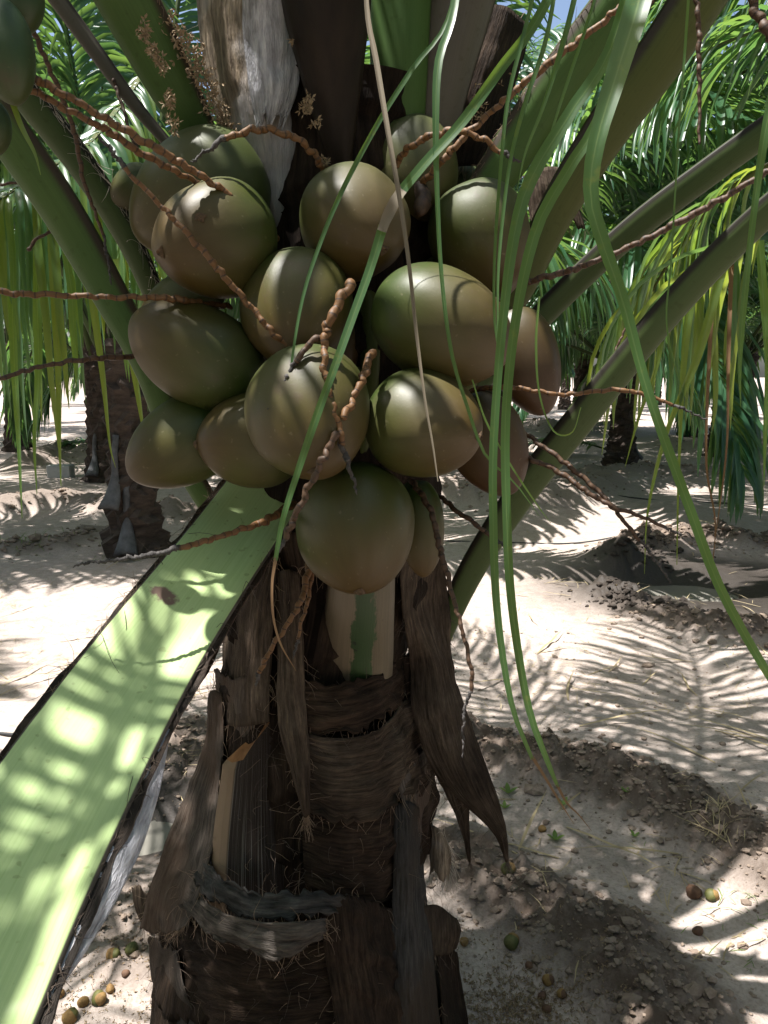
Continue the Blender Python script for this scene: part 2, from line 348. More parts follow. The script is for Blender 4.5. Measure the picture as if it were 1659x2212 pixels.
def stripe_mat():     # cut petiole under the bunch: beige side, green side
    m, nt, b = mat('petiole_two_tone'); uv = coords(nt, 'UV'); n = noisen(nt, coords(nt, 'World', (1, 1, .35)), 24, 5, .7)
    sep = nd(nt, 'ShaderNodeSeparateXYZ'); lk(nt, uv, sep.inputs[0])
    a = nd(nt, 'ShaderNodeMath', operation='MULTIPLY_ADD', i_1=.4); lk(nt, n, a.inputs[0]); lk(nt, sep.outputs[0], a.inputs[2])
    r = rampn(nt, [(.68, (.13, .098, .062)), (.71, (.018, .042, .009)), (.96, (.022, .05, .011)), (.985, (.10, .078, .045))]); lk(nt, a.outputs[0], r.inputs[0])
    st = noisen(nt, coords(nt, 'UV', (40, .8, 1)), 3, 4); rs = rampn(nt, [(.35, (.7, .7, .7)), (.65, (1.1, 1.1, 1.1))]); lk(nt, st, rs.inputs[0])
    c = mixc(nt, .8, r.outputs[0], rs.outputs[0], 'MULTIPLY')
    sp = noisen(nt, coords(nt), 26, 2); rp = rampn(nt, [(.70, (1, 1, 1)), (.74, (.1, .08, .06))]); lk(nt, sp, rp.inputs[0]); c = mixc(nt, .8, c, rp.outputs[0], 'MULTIPLY')
    lk(nt, c, b.inputs['Base Color']); b.inputs['Roughness'].default_value = .55; bumpn(nt, b, st, .3, .003); return m
M['two_tone'] = stripe_mat()

def stalk_mat(name, c1, c2, dark):
    m, nt, b = mat(name); o = coords(nt); n = noisen(nt, o, 60, 4); uv = coords(nt, 'UV')
    sep = nd(nt, 'ShaderNodeSeparateXYZ'); lk(nt, uv, sep.inputs[0])
    fr = nd(nt, 'ShaderNodeMath', operation='FRACT'); lk(nt, sep.outputs[1], fr.inputs[0])
    w = nd(nt, 'ShaderNodeMath', operation='MULTIPLY_ADD', i_1=.35, i_2=-.17); lk(nt, noisen(nt, o, 150, 2), w.inputs[0])
    s = nd(nt, 'ShaderNodeMath', operation='ADD'); lk(nt, fr.outputs[0], s.inputs[0]); lk(nt, w.outputs[0], s.inputs[1])
    rr = rampn(nt, [(.02, (1, 1, 1)), (.12, (0, 0, 0)), (.9, (0, 0, 0)), (.98, (1, 1, 1))]); lk(nt, s.outputs[0], rr.inputs[0])
    c = mixc(nt, n, c1, c2); g = nd(nt, 'ShaderNodeMath', operation='MULTIPLY', i_1=.8); lk(nt, rr.outputs[0], g.inputs[0]); c = mixc(nt, g.outputs[0], c, dark)
    lk(nt, c, b.inputs['Base Color']); b.inputs['Roughness'].default_value = .6; b.inputs['Specular IOR Level'].default_value = .35
    bumpn(nt, b, n, .5, .002); return m
M['stalk'] = stalk_mat('stalk_orange', (.078, .034, .010), (.145, .072, .026), (.012, .007, .005))
M['stalk_dark'] = stalk_mat('stalk_brown', (.042, .021, .011), (.08, .043, .022), (.011, .007, .005))
M['stalk_tip'] = simple('stalk_tip_black', (.02, .018, .017), (.09, .08, .075), 120, .8, .8)
M['trunk'] = fibre_mat('trunk_bark', (0.0060, 0.0040, 0.0030), (0.0150, 0.0100, 0.0070), (0.0325, 0.0220, 0.0150), .7)
M['far_trunk'] = simple('far_trunk_bark', (0.0180, 0.0132, 0.0102), (0.0780, 0.0570, 0.0450), 7, .9, 1, .03, stretch=(1, 1, 3))
M['far_sheath'] = simple('far_sheath', (.035, .035, .036), (.10, .10, .105), 14, .6, .5, .01)

# ---------------------------------------------------------------- ground
PUD = gnd(1450, 1262); PUD2 = gnd(300, 1765)
TR = gnd(655, 2260)            # foot of the palm
def seg_d(x, y, pts):
    d = np.full(np.shape(x), 1e9)
    for a, b in zip(pts[:-1], pts[1:]):
        ax, ay = a[0], a[1]; bx, by = b[0], b[1]; L2 = (bx - ax) ** 2 + (by - ay) ** 2
        t = np.clip(((x - ax) * (bx - ax) + (y - ay) * (by - ay)) / L2, 0, 1)
        d = np.minimum(d, np.hypot(x - ax - t * (bx - ax), y - ay - t * (by - ay)))
    return d
RIDGES = [  # (points, half width, height, clod amount)
    ([gnd(1000, 1600), gnd(1120, 1640), gnd(1300, 1690), gnd(1480, 1760), gnd(1620, 1850), gnd(1800, 1960)], .17, .11, 1.0),
    ([gnd(990, 1850), gnd(1150, 1950), gnd(1330, 2060), gnd(1450, 2200), gnd(1500, 2350)], .16, .11, 1.0),
    ([gnd(260, 1600), gnd(400, 1585), gnd(480, 1640), gnd(330, 1690)], .14, .07, .9),
    ([gnd(1340, 1225), gnd(1370, 1200), gnd(1440, 1180), gnd(1560, 1175), gnd(1720, 1190)], .22, .16, 1.0),
    ([gnd(1330, 1285), gnd(1390, 1330), gnd(1520, 1370), gnd(1720, 1390)], .2, .12, 1.0),
    ([gnd(60, 1870), gnd(150, 1900), gnd(280, 1950), gnd(300, 2060)], .12, .02, .6),
    ([gnd(930, 1075), gnd(1060, 1090), gnd(1180, 1095), gnd(1300, 1050)], .4, .2, .4),
    ([gnd(-60, 1110), gnd(150, 1085), gnd(260, 1110), gnd(480, 1120)], .3, .16, .7),
    ([gnd(50, 1010), gnd(130, 990), gnd(260, 1000)], .4, .25, .6),
    ([gnd(-40, 1190), gnd(120, 1180), gnd(200, 1150)], .2, .05, .6),
    ([gnd(1000, 925), gnd(1200, 935), gnd(1300, 930)], .7, .3, .3),
    ([gnd(1250, 1035), gnd(1400, 1020), gnd(1560, 1030)], .4, .15, .5),
    ([gnd(1450, 965), gnd(1560, 975), gnd(1700, 970)], .5, .2, .4),
]
def clod_mask(x, y):
    c = 0
    for p, w, h, a in RIDGES: c = np.maximum(c, a * smooth(1.5 - seg_d(x, y, p) / w))
    return c
def height(x, y, fine=True):
    x = np.asarray(x, float); y = np.asarray(y, float)
    z = (fbm(x * .5, y * .5, 3, 3) - .5) * .12 + (fbm(x * 2.3, y * 2.3, 3, 9) - .5) * .035
    for p, w, h, a in RIDGES:
        d = seg_d(x, y, p); z = z + h * np.exp(-(d / w) ** 2) * (.6 + .8 * vnoise(x * 4, y * 4, 21))
    z = z - .16 * np.exp(-(((x - PUD[0]) / .55) ** 2 + ((y - PUD[1]) / .34) ** 2) ** 1.3)
    z = z - .10 * np.exp(-(((x - PUD2[0]) / .20) ** 2 + ((y - PUD2[1]) / .16) ** 2))
    if fine:
        near = .25 + .75 * smooth((14 - np.hypot(x, y)) / 7)
        cm = clod_mask(x, y)
        far_ = smooth((np.hypot(x, y) - 4) / 3); lump = np.abs(lerp(fbm(x * 14, y * 14, 4, 31), fbm(x * 5, y * 5, 4, 33), far_) - .5) * (2 + 2.5 * far_)
        z = z + near * ((fbm(x * 9, y * 9, 4, 17) - .5) * .022 + cm * (lump - .3) * .10 + (vnoise(x * 45, y * 45, 5) - .5) * .005)
    return z
def nonuni(a, b, dense0, dense1, step, grow):
    pts = list(np.arange(dense0, dense1, step)); s = step; v = dense1
    while v < b: pts.append(v); s *= grow; v += s
    pts.append(b); s = step; v = dense0
    while v > a: s *= grow; v -= s; pts.append(v)
    return np.array(sorted(pts))
xs = nonuni(-160, 160, -1.9, 2.6, .016, 1.032); ys = nonuni(-30, 260, .95, 5.0, .018, 1.02)
GX, GY = np.meshgrid(xs, ys); GZ = height(GX, GY)
nx, ny = len(xs), len(ys)
me = bpy.data.meshes.new('ground')
idx = np.arange(nx * ny).reshape(ny, nx)
quads = np.stack([idx[:-1, :-1], idx[:-1, 1:], idx[1:, 1:], idx[1:, :-1]], -1).reshape(-1, 4)
me.from_pydata(np.stack([GX, GY, GZ], -1).reshape(-1, 3).tolist(), [], quads.tolist())
me.polygons.foreach_set('use_smooth', [True] * len(me.polygons))
ca = me.attributes.new('clod', 'FLOAT', 'POINT'); ca.data.foreach_set('value', clod_mask(GX, GY).ravel().astype(np.float32))
wet_shade = np.maximum(np.exp(-(((GX - PUD[0] - .35) / 1.35) ** 2 + ((GY - PUD[1] + .12) / 1.0) ** 2) ** 3), np.exp(-(((GX - PUD2[0]) / .33) ** 2 + ((GY - PUD2[1]) / .28) ** 2) ** 2))  # damp soil at both puddles; the wide right patch also paints in shade
wa = me.attributes.new('wet_shade', 'FLOAT', 'POINT'); wa.data.foreach_set('value', wet_shade.ravel().astype(np.float32))
def ground_mat():
    m, nt, b = mat('sandy_soil'); o = coords(nt)
    n1 = noisen(nt, o, 1.3, 5); n2 = noisen(nt, o, 14, 6, .7); n3 = noisen(nt, o, 90, 4, .7)
    c = mixc(nt, n1, (.32, .262, .228), (.41, .352, .315))
    r2 = rampn(nt, [(.3, (.7, .68, .66)), (.6, (1.05, 1.05, 1.05))]); lk(nt, n2, r2.inputs[0]); c = mixc(nt, .8, c, r2.outputs[0], 'MULTIPLY')
    r3 = rampn(nt, [(.35, (.6, .57, .53)), (.55, (1.05, 1.05, 1.05))]); lk(nt, n3, r3.inputs[0]); c = mixc(nt, .6, c, r3.outputs[0], 'MULTIPLY')
    at1 = nd(nt, 'ShaderNodeAttribute', attribute_name='clod'); at2 = nd(nt, 'ShaderNodeAttribute', attribute_name='wet_shade')
    f = nd(nt, 'ShaderNodeMath', operation='MULTIPLY'); rn = rampn(nt, [(.3, (.55,) * 3), (.55, (1.0,) * 3)]); lk(nt, n2, rn.inputs[0])
    lk(nt, at1.outputs['Fac'], f.inputs[0]); lk(nt, rn.outputs[0], f.inputs[1]); c = mixc(nt, f.outputs[0], c, (.085, .062, .047))
    g = nd(nt, 'ShaderNodeMath', operation='MULTIPLY', i_1=.97); lk(nt, at2.outputs['Fac'], g.inputs[0]); c = mixc(nt, g.outputs[0], c, (.022, .018, .015))  # damp tone, taken near black so the colour carries the mound's shade too
    lk(nt, c, b.inputs['Base Color'])
    rr = nd(nt, 'ShaderNodeMapRange', i_3=.95, i_4=.5); lk(nt, at2.outputs['Fac'], rr.inputs[0]); lk(nt, rr.outputs[0], b.inputs['Roughness'])
    b.inputs['Specular IOR Level'].default_value = .25
    ad = nd(nt, 'ShaderNodeMath', operation='MULTIPLY_ADD', i_1=.4); lk(nt, n3, ad.inputs[0]); lk(nt, n2, ad.inputs[2])
    bumpn(nt, b, ad.outputs[0], .8, .012); return m
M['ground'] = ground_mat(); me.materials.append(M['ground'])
tag(link('ground', me), 'sandy grove soil with clods and irrigation bunds', kind='structure')
def hz(x, y): return float(height(np.array([x]), np.array([y]))[0])

def water(name, c, rx, ry, z, label):
    mb = MB(); n = 40; V = [(c[0], c[1], z)] + [(c[0] + rx * math.cos(a) , c[1] + ry * math.sin(a), z) for a in np.linspace(0, 2 * math.pi, n, endpoint=False)]
    mb.add(V, [(0, 1 + i, 1 + (i + 1) % n) for i in range(n)])
    tag(mb.build(name, M['water']), label, kind='structure')
m, nt, b = mat('muddy_water'); b.inputs['Base Color'].default_value = (.16, .15, .13, 1); b.inputs['Roughness'].default_value = .12; b.inputs['IOR'].default_value = 1.33
bumpn(nt, b, noisen(nt, coords(nt), 12, 3), .08, .01); M['water'] = m
water('puddle', PUD, .62, .34, hz(PUD[0], PUD[1]) + .06, 'grey puddle in the pit at right')
water('puddle', PUD2, .26, .22, hz(PUD2[0], PUD2[1]) + .035, 'small dark puddle left of the trunk')

# ---------------------------------------------------------------- fronds
DOWN = np.array((0, 0, -1.))
# open gaps between the crown's leaflets where the sun comes through
SUNV = np.array(SUN_DIR)
GAPS = [(at(x, y, z), r) for x, y, z, r in [(512, 412, 1.15, .05), (440, 452, 1.17, .03), (950, 598, 1.13, .05), (985, 615, 1.13, .04), (640, 552, 1.18, .03), (990, 284, 1.2, .03), (1010, 880, 1.12, .02), (770, 372, 1.2, .025), (400, 1385, 1.13, .026), (150, 1545, 1.0, .026), (330, 1290, 1.2, .016)]]
def in_gap(pts):
    for g, r in GAPS:
        d = pts - g; t = d @ SUNV; m = t > .12
        if m.any() and np.linalg.norm(d[m] - t[m][:, None] * SUNV, axis=1).min() < r: return True
    return False
def leaflets(mb_of, C, s0, n_pairs, Lmax, wid, droop, seed, seg=6, taper_base=.55, s1=1.0, sway=.05, lmin=.82, gaps=False):
    """leaflet blades along rachis C (n x 3) from fraction s0; mb_of(i) gives the mesh builder of a blade"""
    q = random.Random(seed); C = np.asarray(C); T = frames(C); n = len(C); k = 0
    for j in range(n_pairs):
        t = j / (n_pairs - 1); s = s0 + (s1 - s0) * t
        fi = s * (n - 1); i0 = min(int(fi), n - 2); p = lerp(C[i0], C[i0 + 1], fi - i0); tg = T[i0]
        lat = unit(cross3(tg, (0, 0, 1)) if abs(tg[2]) < .97 else cross3(tg, (0, 1, 0))); upv = cross3(lat, tg)
        prof = (taper_base + (1 - taper_base) * min(t / .35, 1)) * (1 - .65 * max(0, (t - .55) / .45) ** 1.5)
        for sd in (-1, 1):
            L = Lmax * prof * q.uniform(lmin, 1.08); w = wid * (0.65 + .35 * prof) * q.uniform(.85, 1.1)
            al = R(lerp(38, 62, t)) + q.uniform(-.12, .12)
            d = unit(lat * sd * math.cos(al) + tg * math.sin(al) + upv * q.uniform(.05, .4))
            pts = [p.copy()]; cur = p.copy(); dr = droop * q.uniform(.7, 1.35); ds = L / seg
            for m_ in range(seg):
                d = unit(d + DOWN * dr * (.16 + .5 * (m_ / seg)) + np.array((q.uniform(-sway, sway), q.uniform(-sway, sway), 0)))
                cur = cur + d * ds; pts.append(cur.copy())
            pts = np.array(pts); tt = np.linspace(0, 1, seg + 1)
            if gaps and in_gap(np.stack([np.interp(np.linspace(0, seg, 37), np.arange(seg + 1), pts[:, c_]) for c_ in range(3)], 1)): k += 1; continue
            ww = w * np.minimum(1, .35 + tt * 5) * np.sqrt(np.maximum(1 - tt ** 2.2, .004))
            tw = q.uniform(-.5, .5)
            side = [unit(cross3(unit(pts[-1] - pts[0]), upv) + upv * tw * (u - .2)) for u in tt]
            ribbon(mb_of(k), pts, ww, side, .45, 3); k += 1
def bend_curve(p, d, L, bend, n=26):
    """a rachis that starts at p along d and arches down"""
    p = np.array(p, float); d = unit(d); out = [p.copy()]; ds = L / (n - 1)
    for i in range(n - 1):
        d = unit(d + DOWN * bend * ds * (.5 + 1.4 * i / n)); p = p + d * ds; out.append(p.copy())
    return np.array(out)
def rachis(mb, C, w0, w1, thick=.55):
    n = len(C); T = frames(C)
    nrm = []
    for t in T:
        lat = unit(cross3(t, (0, 0, 1)) if abs(t[2]) < .97 else cross3(t, (0, 1, 0))); nrm.append(cross3(lat, t))
    w = np.linspace(w0, w1, n); sweep(mb, C, PET, w, w * thick, nrm)

# ---------------------------------------------------------------- the coconut palm in front
palm = empty('coconut_palm', (float(TR[0]), float(TR[1]), 0.0))
tag(palm, 'fruiting coconut palm in front with fibrous brown trunk and long green petioles', 'palm tree')
YAX = 1.62
def axisZ(py): return YAX / (CP + ((py - 1106) / F) * -SP)
TRK = np.array([(-400, 830, 230), (0, 790, 260), (300, 740, 215), (700, 760, 225), (1100, 725, 225), (1250, 715, 220), (1450, 675, 195), (1600, 685, 215),
                (1750, 685, 228), (1900, 655, 262), (2000, 640, 292), (2212, 660, 330), (2420, 665, 365)], float)
def trk(py): return np.interp(py, TRK[:, 0], TRK[:, 1]), np.interp(py, TRK[:, 0], TRK[:, 2])
def surf(px, py, delta=0.0):
    c, hw = trk(py); Z = axisZ(py); Rr = hw * Z / F; x = (px - c) * Z / F
    off = math.sqrt(max(Rr * Rr - x * x, 0)) + delta
    return at(px, py, Z - off)

# trunk core with stepped leaf scars
mb = MB(); sides = 96; rows = np.arange(220, 2440, 12); V = []; U = []
NZ = fbm(np.tile(np.arange(sides) * .33, (len(rows), 1)), np.tile((rows * .02)[:, None], (1, sides)), 3, 40)
for ri, py in enumerate(rows):
    c, hw = trk(py); Z = axisZ(py); ctr = at(c, py, Z); Rr = hw * Z / F
    for k in range(sides):
        th = 2 * math.pi * k / sides
        hgt = (py + 60 * math.sin(th * 2 + 1)) / 118.0; step = hgt - math.floor(hgt)
        rr = Rr * (.93 + .07 * step) + (NZ[ri, k] - .5) * .02
        V.append(ctr + np.array((math.sin(th), -math.cos(th), 0)) * rr); U.append((k / sides * 3, py / 700.))
Fc = [(i * sides + k, i * sides + (k + 1) % sides, (i + 1) * sides + (k + 1) % sides, (i + 1) * sides + k) for i in range(len(rows) - 1) for k in range(sides)]
mb.add(V, Fc, U); mb.build('trunk', M['trunk'], palm)

hair_sets = {'hair': MB(), 'hair_dark': MB(), 'hair_pale': MB()}
def hair(kind, p, d, L, curl=.5, rad=.00055, q=rng, grav=.25):
    n = 6; pts = [np.array(p, float)]; d = unit(d); w = unit((q.gauss(0, 1), q.gauss(0, 1), q.gauss(0, 1)))
    for i in range(n):
        d = unit(d + w * curl * .35 + DOWN * grav * .3 + np.array((q.gauss(0, .12), q.gauss(0, .12), q.gauss(0, .12)))); pts.append(pts[-1] + d * L / n)
    tube(hair_sets[kind], pts, np.linspace(rad, rad * .4, n + 1), 3, False)

def sheet(name, grid, m, mapper=surf, nu=26, nv=34, thick=.003, rag0=0, rag1=0, ruf=.004, hairs=None, nh=0, hl=.04, seed=1, label=None, swap=False):
    """a fibre sheet through a control grid of (px, py, lift)"""
    G = np.array([[mapper(*c) for c in row] for row in grid])
    A = np.array([spline(r, nu) for r in G]); B = np.array([spline(A[:, i], nv) for i in range(nu)])     # nu x nv x 3
    nn = _cross(np.gradient(B, axis=0), np.gradient(B, axis=1)); nn /= np.maximum(np.linalg.norm(nn, axis=2, keepdims=True), 1e-9)
    ii, jj = np.meshgrid(np.arange(nu), np.arange(nv), indexing='ij')
    B = B + nn * ((fbm(ii * .28, jj * .28, 3, seed * 7) - .5) * 2 * ruf)[..., None]
    dv = np.gradient(B, axis=1); dv /= np.maximum(np.linalg.norm(dv, axis=2, keepdims=True), 1e-9)
    teeth = np.abs(vnoise(np.arange(nu) * .9, np.zeros(nu) + seed, 3)) ** 1.5
    for k in range(6):
        fall = (1 - k / 6) ** 2
        if rag1: B[:, nv - 1 - k] -= dv[:, nv - 1 - k] * (teeth * rag1 * fall)[:, None]
        if rag0: B[:, k] += dv[:, k] * (teeth * rag0 * fall)[:, None]
    lu = np.linalg.norm(np.diff(B[:, nv // 2], axis=0), axis=1).sum(); lv = np.linalg.norm(np.diff(B[nu // 2], axis=0), axis=1).sum()
    mbs = MB()
    mbs.add(B.reshape(-1, 3), [(i * nv + j, (i + 1) * nv + j, (i + 1) * nv + j + 1, i * nv + j + 1) for i in range(nu - 1) for j in range(nv - 1)],
            [((j / (nv - 1) * lv * 3, i / (nu - 1) * lu * 3) if swap else (i / (nu - 1) * lu * 3, j / (nv - 1) * lv * 3)) for i in range(nu) for j in range(nv)])
    o = mbs.build(name, M[m], palm); md = o.modifiers.new('Solidify', 'SOLIDIFY'); md.thickness = thick; md.offset = 0
    if label: o['label'] = label
    if hairs:
        q = random.Random(seed)
        for _ in range(nh):
            e = q.random(); 
            if e < .45: i, j = q.randrange(nu), nv - 1; d = dv[i, j]
            elif e < .6: i, j = q.randrange(nu), 0; d = -dv[i, j]
            elif e < .8: i, j = 0, q.randrange(nv); d = unit(B[0, j] - B[1, j]) + dv[i, j] * .6
            else: i, j = nu - 1, q.randrange(nv); d = unit(B[-1, j] - B[-2, j]) + dv[i, j] * .6
            hair(hairs, B[i, j], d + nn[i, j] * q.uniform(-.5, .5), hl * q.uniform(.3, 1.2), .5, q=q)
    return B

# --- upper crown shaft: sheaths, spathe, upright petioles
def fromZ(px, py, Z): return at(px, py, Z)
sheet('leaf_sheath', [[(425, -160, 1.36), (520, -160, 1.26), (600, -160, 1.25), (665, -160, 1.34)], [(430, 60, 1.40), (520, 60, 1.31), (600, 60, 1.30), (668, 60, 1.38)],
      [(455, 200, 1.42), (530, 200, 1.335), (610, 200, 1.33), (672, 200, 1.41)], [(495, 330, 1.44), (560, 330, 1.36), (620, 330, 1.36), (670, 330, 1.42)],
      [(545, 440, 1.45), (580, 440, 1.39), (620, 440, 1.39), (655, 440, 1.43)], [(588, 540, 1.46), (600, 540, 1.43), (622, 540, 1.43), (640, 540, 1.45)]],
      'fib_pale', fromZ, 34, 60, hairs='hair_pale', nh=120, hl=.03, seed=3, ruf=.006)
sheet('leaf_sheath', [[(520, -160, 1.22), (580, -160, 1.205), (645, -160, 1.24)], [(526, 40, 1.29), (585, 40, 1.27), (650, 40, 1.31)], [(530, 120, 1.305), (585, 120, 1.29), (648, 120, 1.33)], [(540, 200, 1.315), (590, 200, 1.305), (640, 200, 1.335)], [(556, 290, 1.335), (580, 290, 1.33), (606, 290, 1.335)]],
      'fib_white', fromZ, 24, 40, rag1=.05, seed=5, ruf=.005, label='papery white patch of sheath')
def pet(name, path, m, normal, prof=PET, thick=.6, n=40, parent=palm, flare=None):
    """petiole through (px, py, Z, width in px)"""
    P = spline([tuple(at(x, y, z)) + (w * z / F,) for x, y, z, w in path], n)
    mbp = MB(); nn = [np.asarray(normal, float)] * n if np.ndim(normal) == 1 else normal
    sweep(mbp, P[:, :3], prof, P[:, 3], P[:, 3] * thick, nn)
    return mbp.build(name, M[m], parent), P[:, :3], P[:, 3]
pet('spathe', [(700, -200, 1.22, 225), (705, 0, 1.25, 195), (716, 150, 1.28, 140), (728, 290, 1.31, 80), (738, 400, 1.34, 30)], 'woody', cdir(0, .1, 1), thick=.35)[0]['label'] = 'dark woody flower spathe'
pet('frond', [(868, -200, 1.34, 165), (866, 0, 1.37, 140), (864, 150, 1.39, 128), (862, 330, 1.42, 110)], 'pet_green', cdir(0, 0, 1), thick=.4)
pet('frond', [(1020, -200, 1.36, 210), (990, 0, 1.39, 160), (960, 150, 1.41, 130), (930, 340, 1.44, 90)], 'pet_brown', cdir(-.2, 0, 1), thick=.35)
sheet('leaf_sheath', [[(1020, 30, 1.47), (1080, 10, 1.44), (1150, 60, 1.5)], [(960, 200, 1.47), (1040, 180, 1.43), (1110, 190, 1.49)], [(930, 380, 1.5), (990, 360, 1.46), (1060, 360, 1.5)]], 'fib_dark', fromZ, 22, 30, hairs='hair', nh=60, seed=6)
sheet('leaf_sheath', [[(760, 255, 1.40), (800, 262, 1.38), (835, 290, 1.38)], [(770, 320, 1.42), (800, 325, 1.4), (840, 330, 1.4)]], 'fib_grey', fromZ, 14, 10, hairs='hair_pale', nh=40, hl=.03, seed=8)
sheet('leaf_sheath', [[(640, 250, 1.43), (680, 260, 1.40), (720, 280, 1.42)], [(625, 420, 1.44), (670, 420, 1.42), (715, 420, 1.44)], [(600, 560, 1.45), (650, 560, 1.43), (700, 560, 1.45)]], 'fib_brown', fromZ, 20, 24, hairs='hair', nh=60, seed=9)
sheet('leaf_sheath', [[(1130, 380, 1.6), (1190, 360, 1.58), (1240, 380, 1.6)], [(1150, 500, 1.6), (1210, 480, 1.58), (1265, 510, 1.6)]], 'fib_brown', fromZ, 14, 14, rag1=.03, hairs='hair', nh=30, seed=10)

# --- long green fronds: petiole in view, rachis and blades beyond the frame
leaf_count = [0]
def frond(path, m, normal, ext_dir, L, bend, n_pairs=56, s0=.25, Lmax=.85, droop=.9, seed=1, thick=.6, leafm='leaf'):
    o, P, w = pet('frond', path, m, normal, thick=thick, n=36)
    C = bend_curve(P[-1] - unit(P[-1] - P[-2]) * .01, ext_dir, L, bend)
    mbr = MB(); rachis(mbr, C, w[-1] * .8, .008); mbr.build('rachis', M[m], o)
    mbl = MB(); leaflets(lambda k: mbl, C, s0, n_pairs, Lmax, .034, droop, seed, gaps=True)
    lo = mbl.build('blades', M[leafm], o); lo['kind'] = 'stuff'
    return P, w
P1, w1 = frond([(585, 640, 1.55, 60), (520, 450, 1.47, 66), (455, 330, 1.42, 75), (430, 270, 1.40, 95), (385, 180, 1.36, 120), (330, 70, 1.31, 140), (250, -90, 1.24, 160)], 'pet_green', cdir(.6, -.4, .6), (-.45, -.25, .9), 3.2, .35, seed=21, s0=.3)
frond([(560, 600, 1.6, 40), (460, 430, 1.57, 30), (375, 320, 1.55, 26), (300, 230, 1.53, 34), (220, 120, 1.5, 40), (90, -60, 1.46, 48)], 'pet_brown', cdir(.6, -.6, .4), (-.7, .25, .7), 3.0, .35, seed=22, s0=.25)
P2, w2 = frond([(560, 1230, 1.66, 60), (470, 1090, 1.58, 66), (400, 960, 1.52, 75), (345, 790, 1.46, 92), (270, 640, 1.42, 108), (165, 450, 1.36, 124), (50, 280, 1.30, 132), (-120, 50, 1.22, 140)], 'pet_green', cdir(.75, -.6, .2), (-.75, -.3, .6), 3.0, .4, seed=23, s0=.3)
P2b, w2b = frond([(560, 960, 1.66, 50), (450, 800, 1.62, 54), (370, 680, 1.58, 60), (300, 520, 1.54, 74), (210, 370, 1.50, 84), (90, 215, 1.46, 92), (-100, 0, 1.4, 100)], 'pet_grey', cdir(.75, -.6, .2), (-.75, .1, .62), 3.0, .4, seed=24, s0=.3)
P3, w3 = frond([(880, 720, 1.6, 76), (935, 580, 1.52, 86), (1000, 460, 1.46, 95), (1070, 350, 1.44, 112), (1170, 200, 1.41, 125), (1290, 40, 1.37, 135), (1400, -110, 1.33, 140)], 'pet_green', cdir(-.7, -.6, .3), (.55, .1, .85), 3.4, .35, seed=25, s0=.3)
P3b, w3b = frond([(940, 900, 1.66, 70), (1030, 740, 1.57, 80), (1110, 600, 1.50, 90), (1180, 450, 1.47, 105), (1280, 280, 1.43, 125), (1400, 110, 1.39, 140), (1540, -110, 1.34, 150)], 'pet_olive', cdir(-.75, -.6, .2), (.6, -.15, .75), 3.2, .4, seed=26, s0=.3)
frond([(880, 990, 1.7, 60), (960, 890, 1.66, 62), (1060, 780, 1.62, 64), (1190, 640, 1.60, 72), (1350, 490, 1.56, 76), (1520, 360, 1.52, 78), (1680, 245, 1.48, 80), (1850, 130, 1.42, 82)], 'pet_grey', cdir(-.5, -.85, .15), (.85, -.1, .45), 3.0, .4, seed=27, s0=.3)
frond([(880, 1540, 1.86, 46), (925, 1420, 1.80, 50), (1000, 1235, 1.70, 72), (1100, 1070, 1.62, 86), (1230, 900, 1.54, 92), (1400, 690, 1.49, 90), (1560, 520, 1.44, 88), (1720, 380, 1.38, 86), (1900, 260, 1.32, 84)], 'pet_grey', cdir(-.6, -.75, .2), (.85, -.35, .25), 3.0, .35, seed=28, s0=.3)
# the pale frond that comes towards the camera
pp = [(600, 1020, 1.50, 170), (545, 1100, 1.42, 178), (450, 1230, 1.28, 196), (330, 1395, 1.13, 232), (215, 1570, 1.0, 276), (100, 1760, .88, 325), (-10, 1960, .77, 370), (-140, 2220, .66, 420)]
pale_n = unit(cdir(.12, -.55, -.8))
P6, w6 = frond(pp, 'pet_pale', pale_n, (-.5, -.85, -.28), 2.6, .18, seed=29, s0=.12, thick=.32)

# cut petioles on the trunk
def stub(path, m, normal, thick=.5, label=None, tilt=0, n=22):
    P = spline([tuple(at(x, y, z)) + (w * z / F,) for x, y, z, w in path], n)
    mbp = MB(); sweep(mbp, P[:, :3], PET, P[:, 3], P[:, 3] * thick, [np.asarray(normal, float)] * n, cap=False)
    if tilt:                                      # slanted, torn top
        v = np.array(mbp.v); m_ = len(PET); sd = unit(cross3(P[1, :3] - P[0, :3], normal)); ax = unit(P[0, :3] - P[3, :3])
        for k in range(m_):
            x = PET[k][0]; sh = tilt * x + .008 * math.sin(k * 5.1) + .006 * math.cos(k * 2.3)
            v[k] += ax * sh
            for r_ in range(1, 4): v[r_ * m_ + k] += ax * sh * (1 - r_ / 4)
        mbp.v = [tuple(p) for p in v]
    o = mbp.build('cut_petiole', M[m], palm)
    cap = MB(); top = np.array(mbp.v[:len(PET)]); c = top.mean(0); inner = c + (top - c) * .55
    q = random.Random(5); inner = inner + np.array([[0, 0, q.uniform(-.010, .004)] for _ in inner])
    V = list(top) + list(inner) + [c - np.array((0, 0, .008))]; m_ = len(PET)
    cap.add(V, [(k, (k + 1) % m_, m_ + (k + 1) % m_, m_ + k) for k in range(m_)] + [(m_ + k, m_ + (k + 1) % m_, 2 * m_) for k in range(m_)])
    cap.build('cut_face', M['cut'], o, sm=False)
    if label: o['label'] = label
    return P
fz = lambda x, y, d: axisZ(y) - math.sqrt(max((trk(y)[1] * axisZ(y) / F) ** 2 - ((x - trk(y)[0]) * axisZ(y) / F) ** 2, 0)) - d
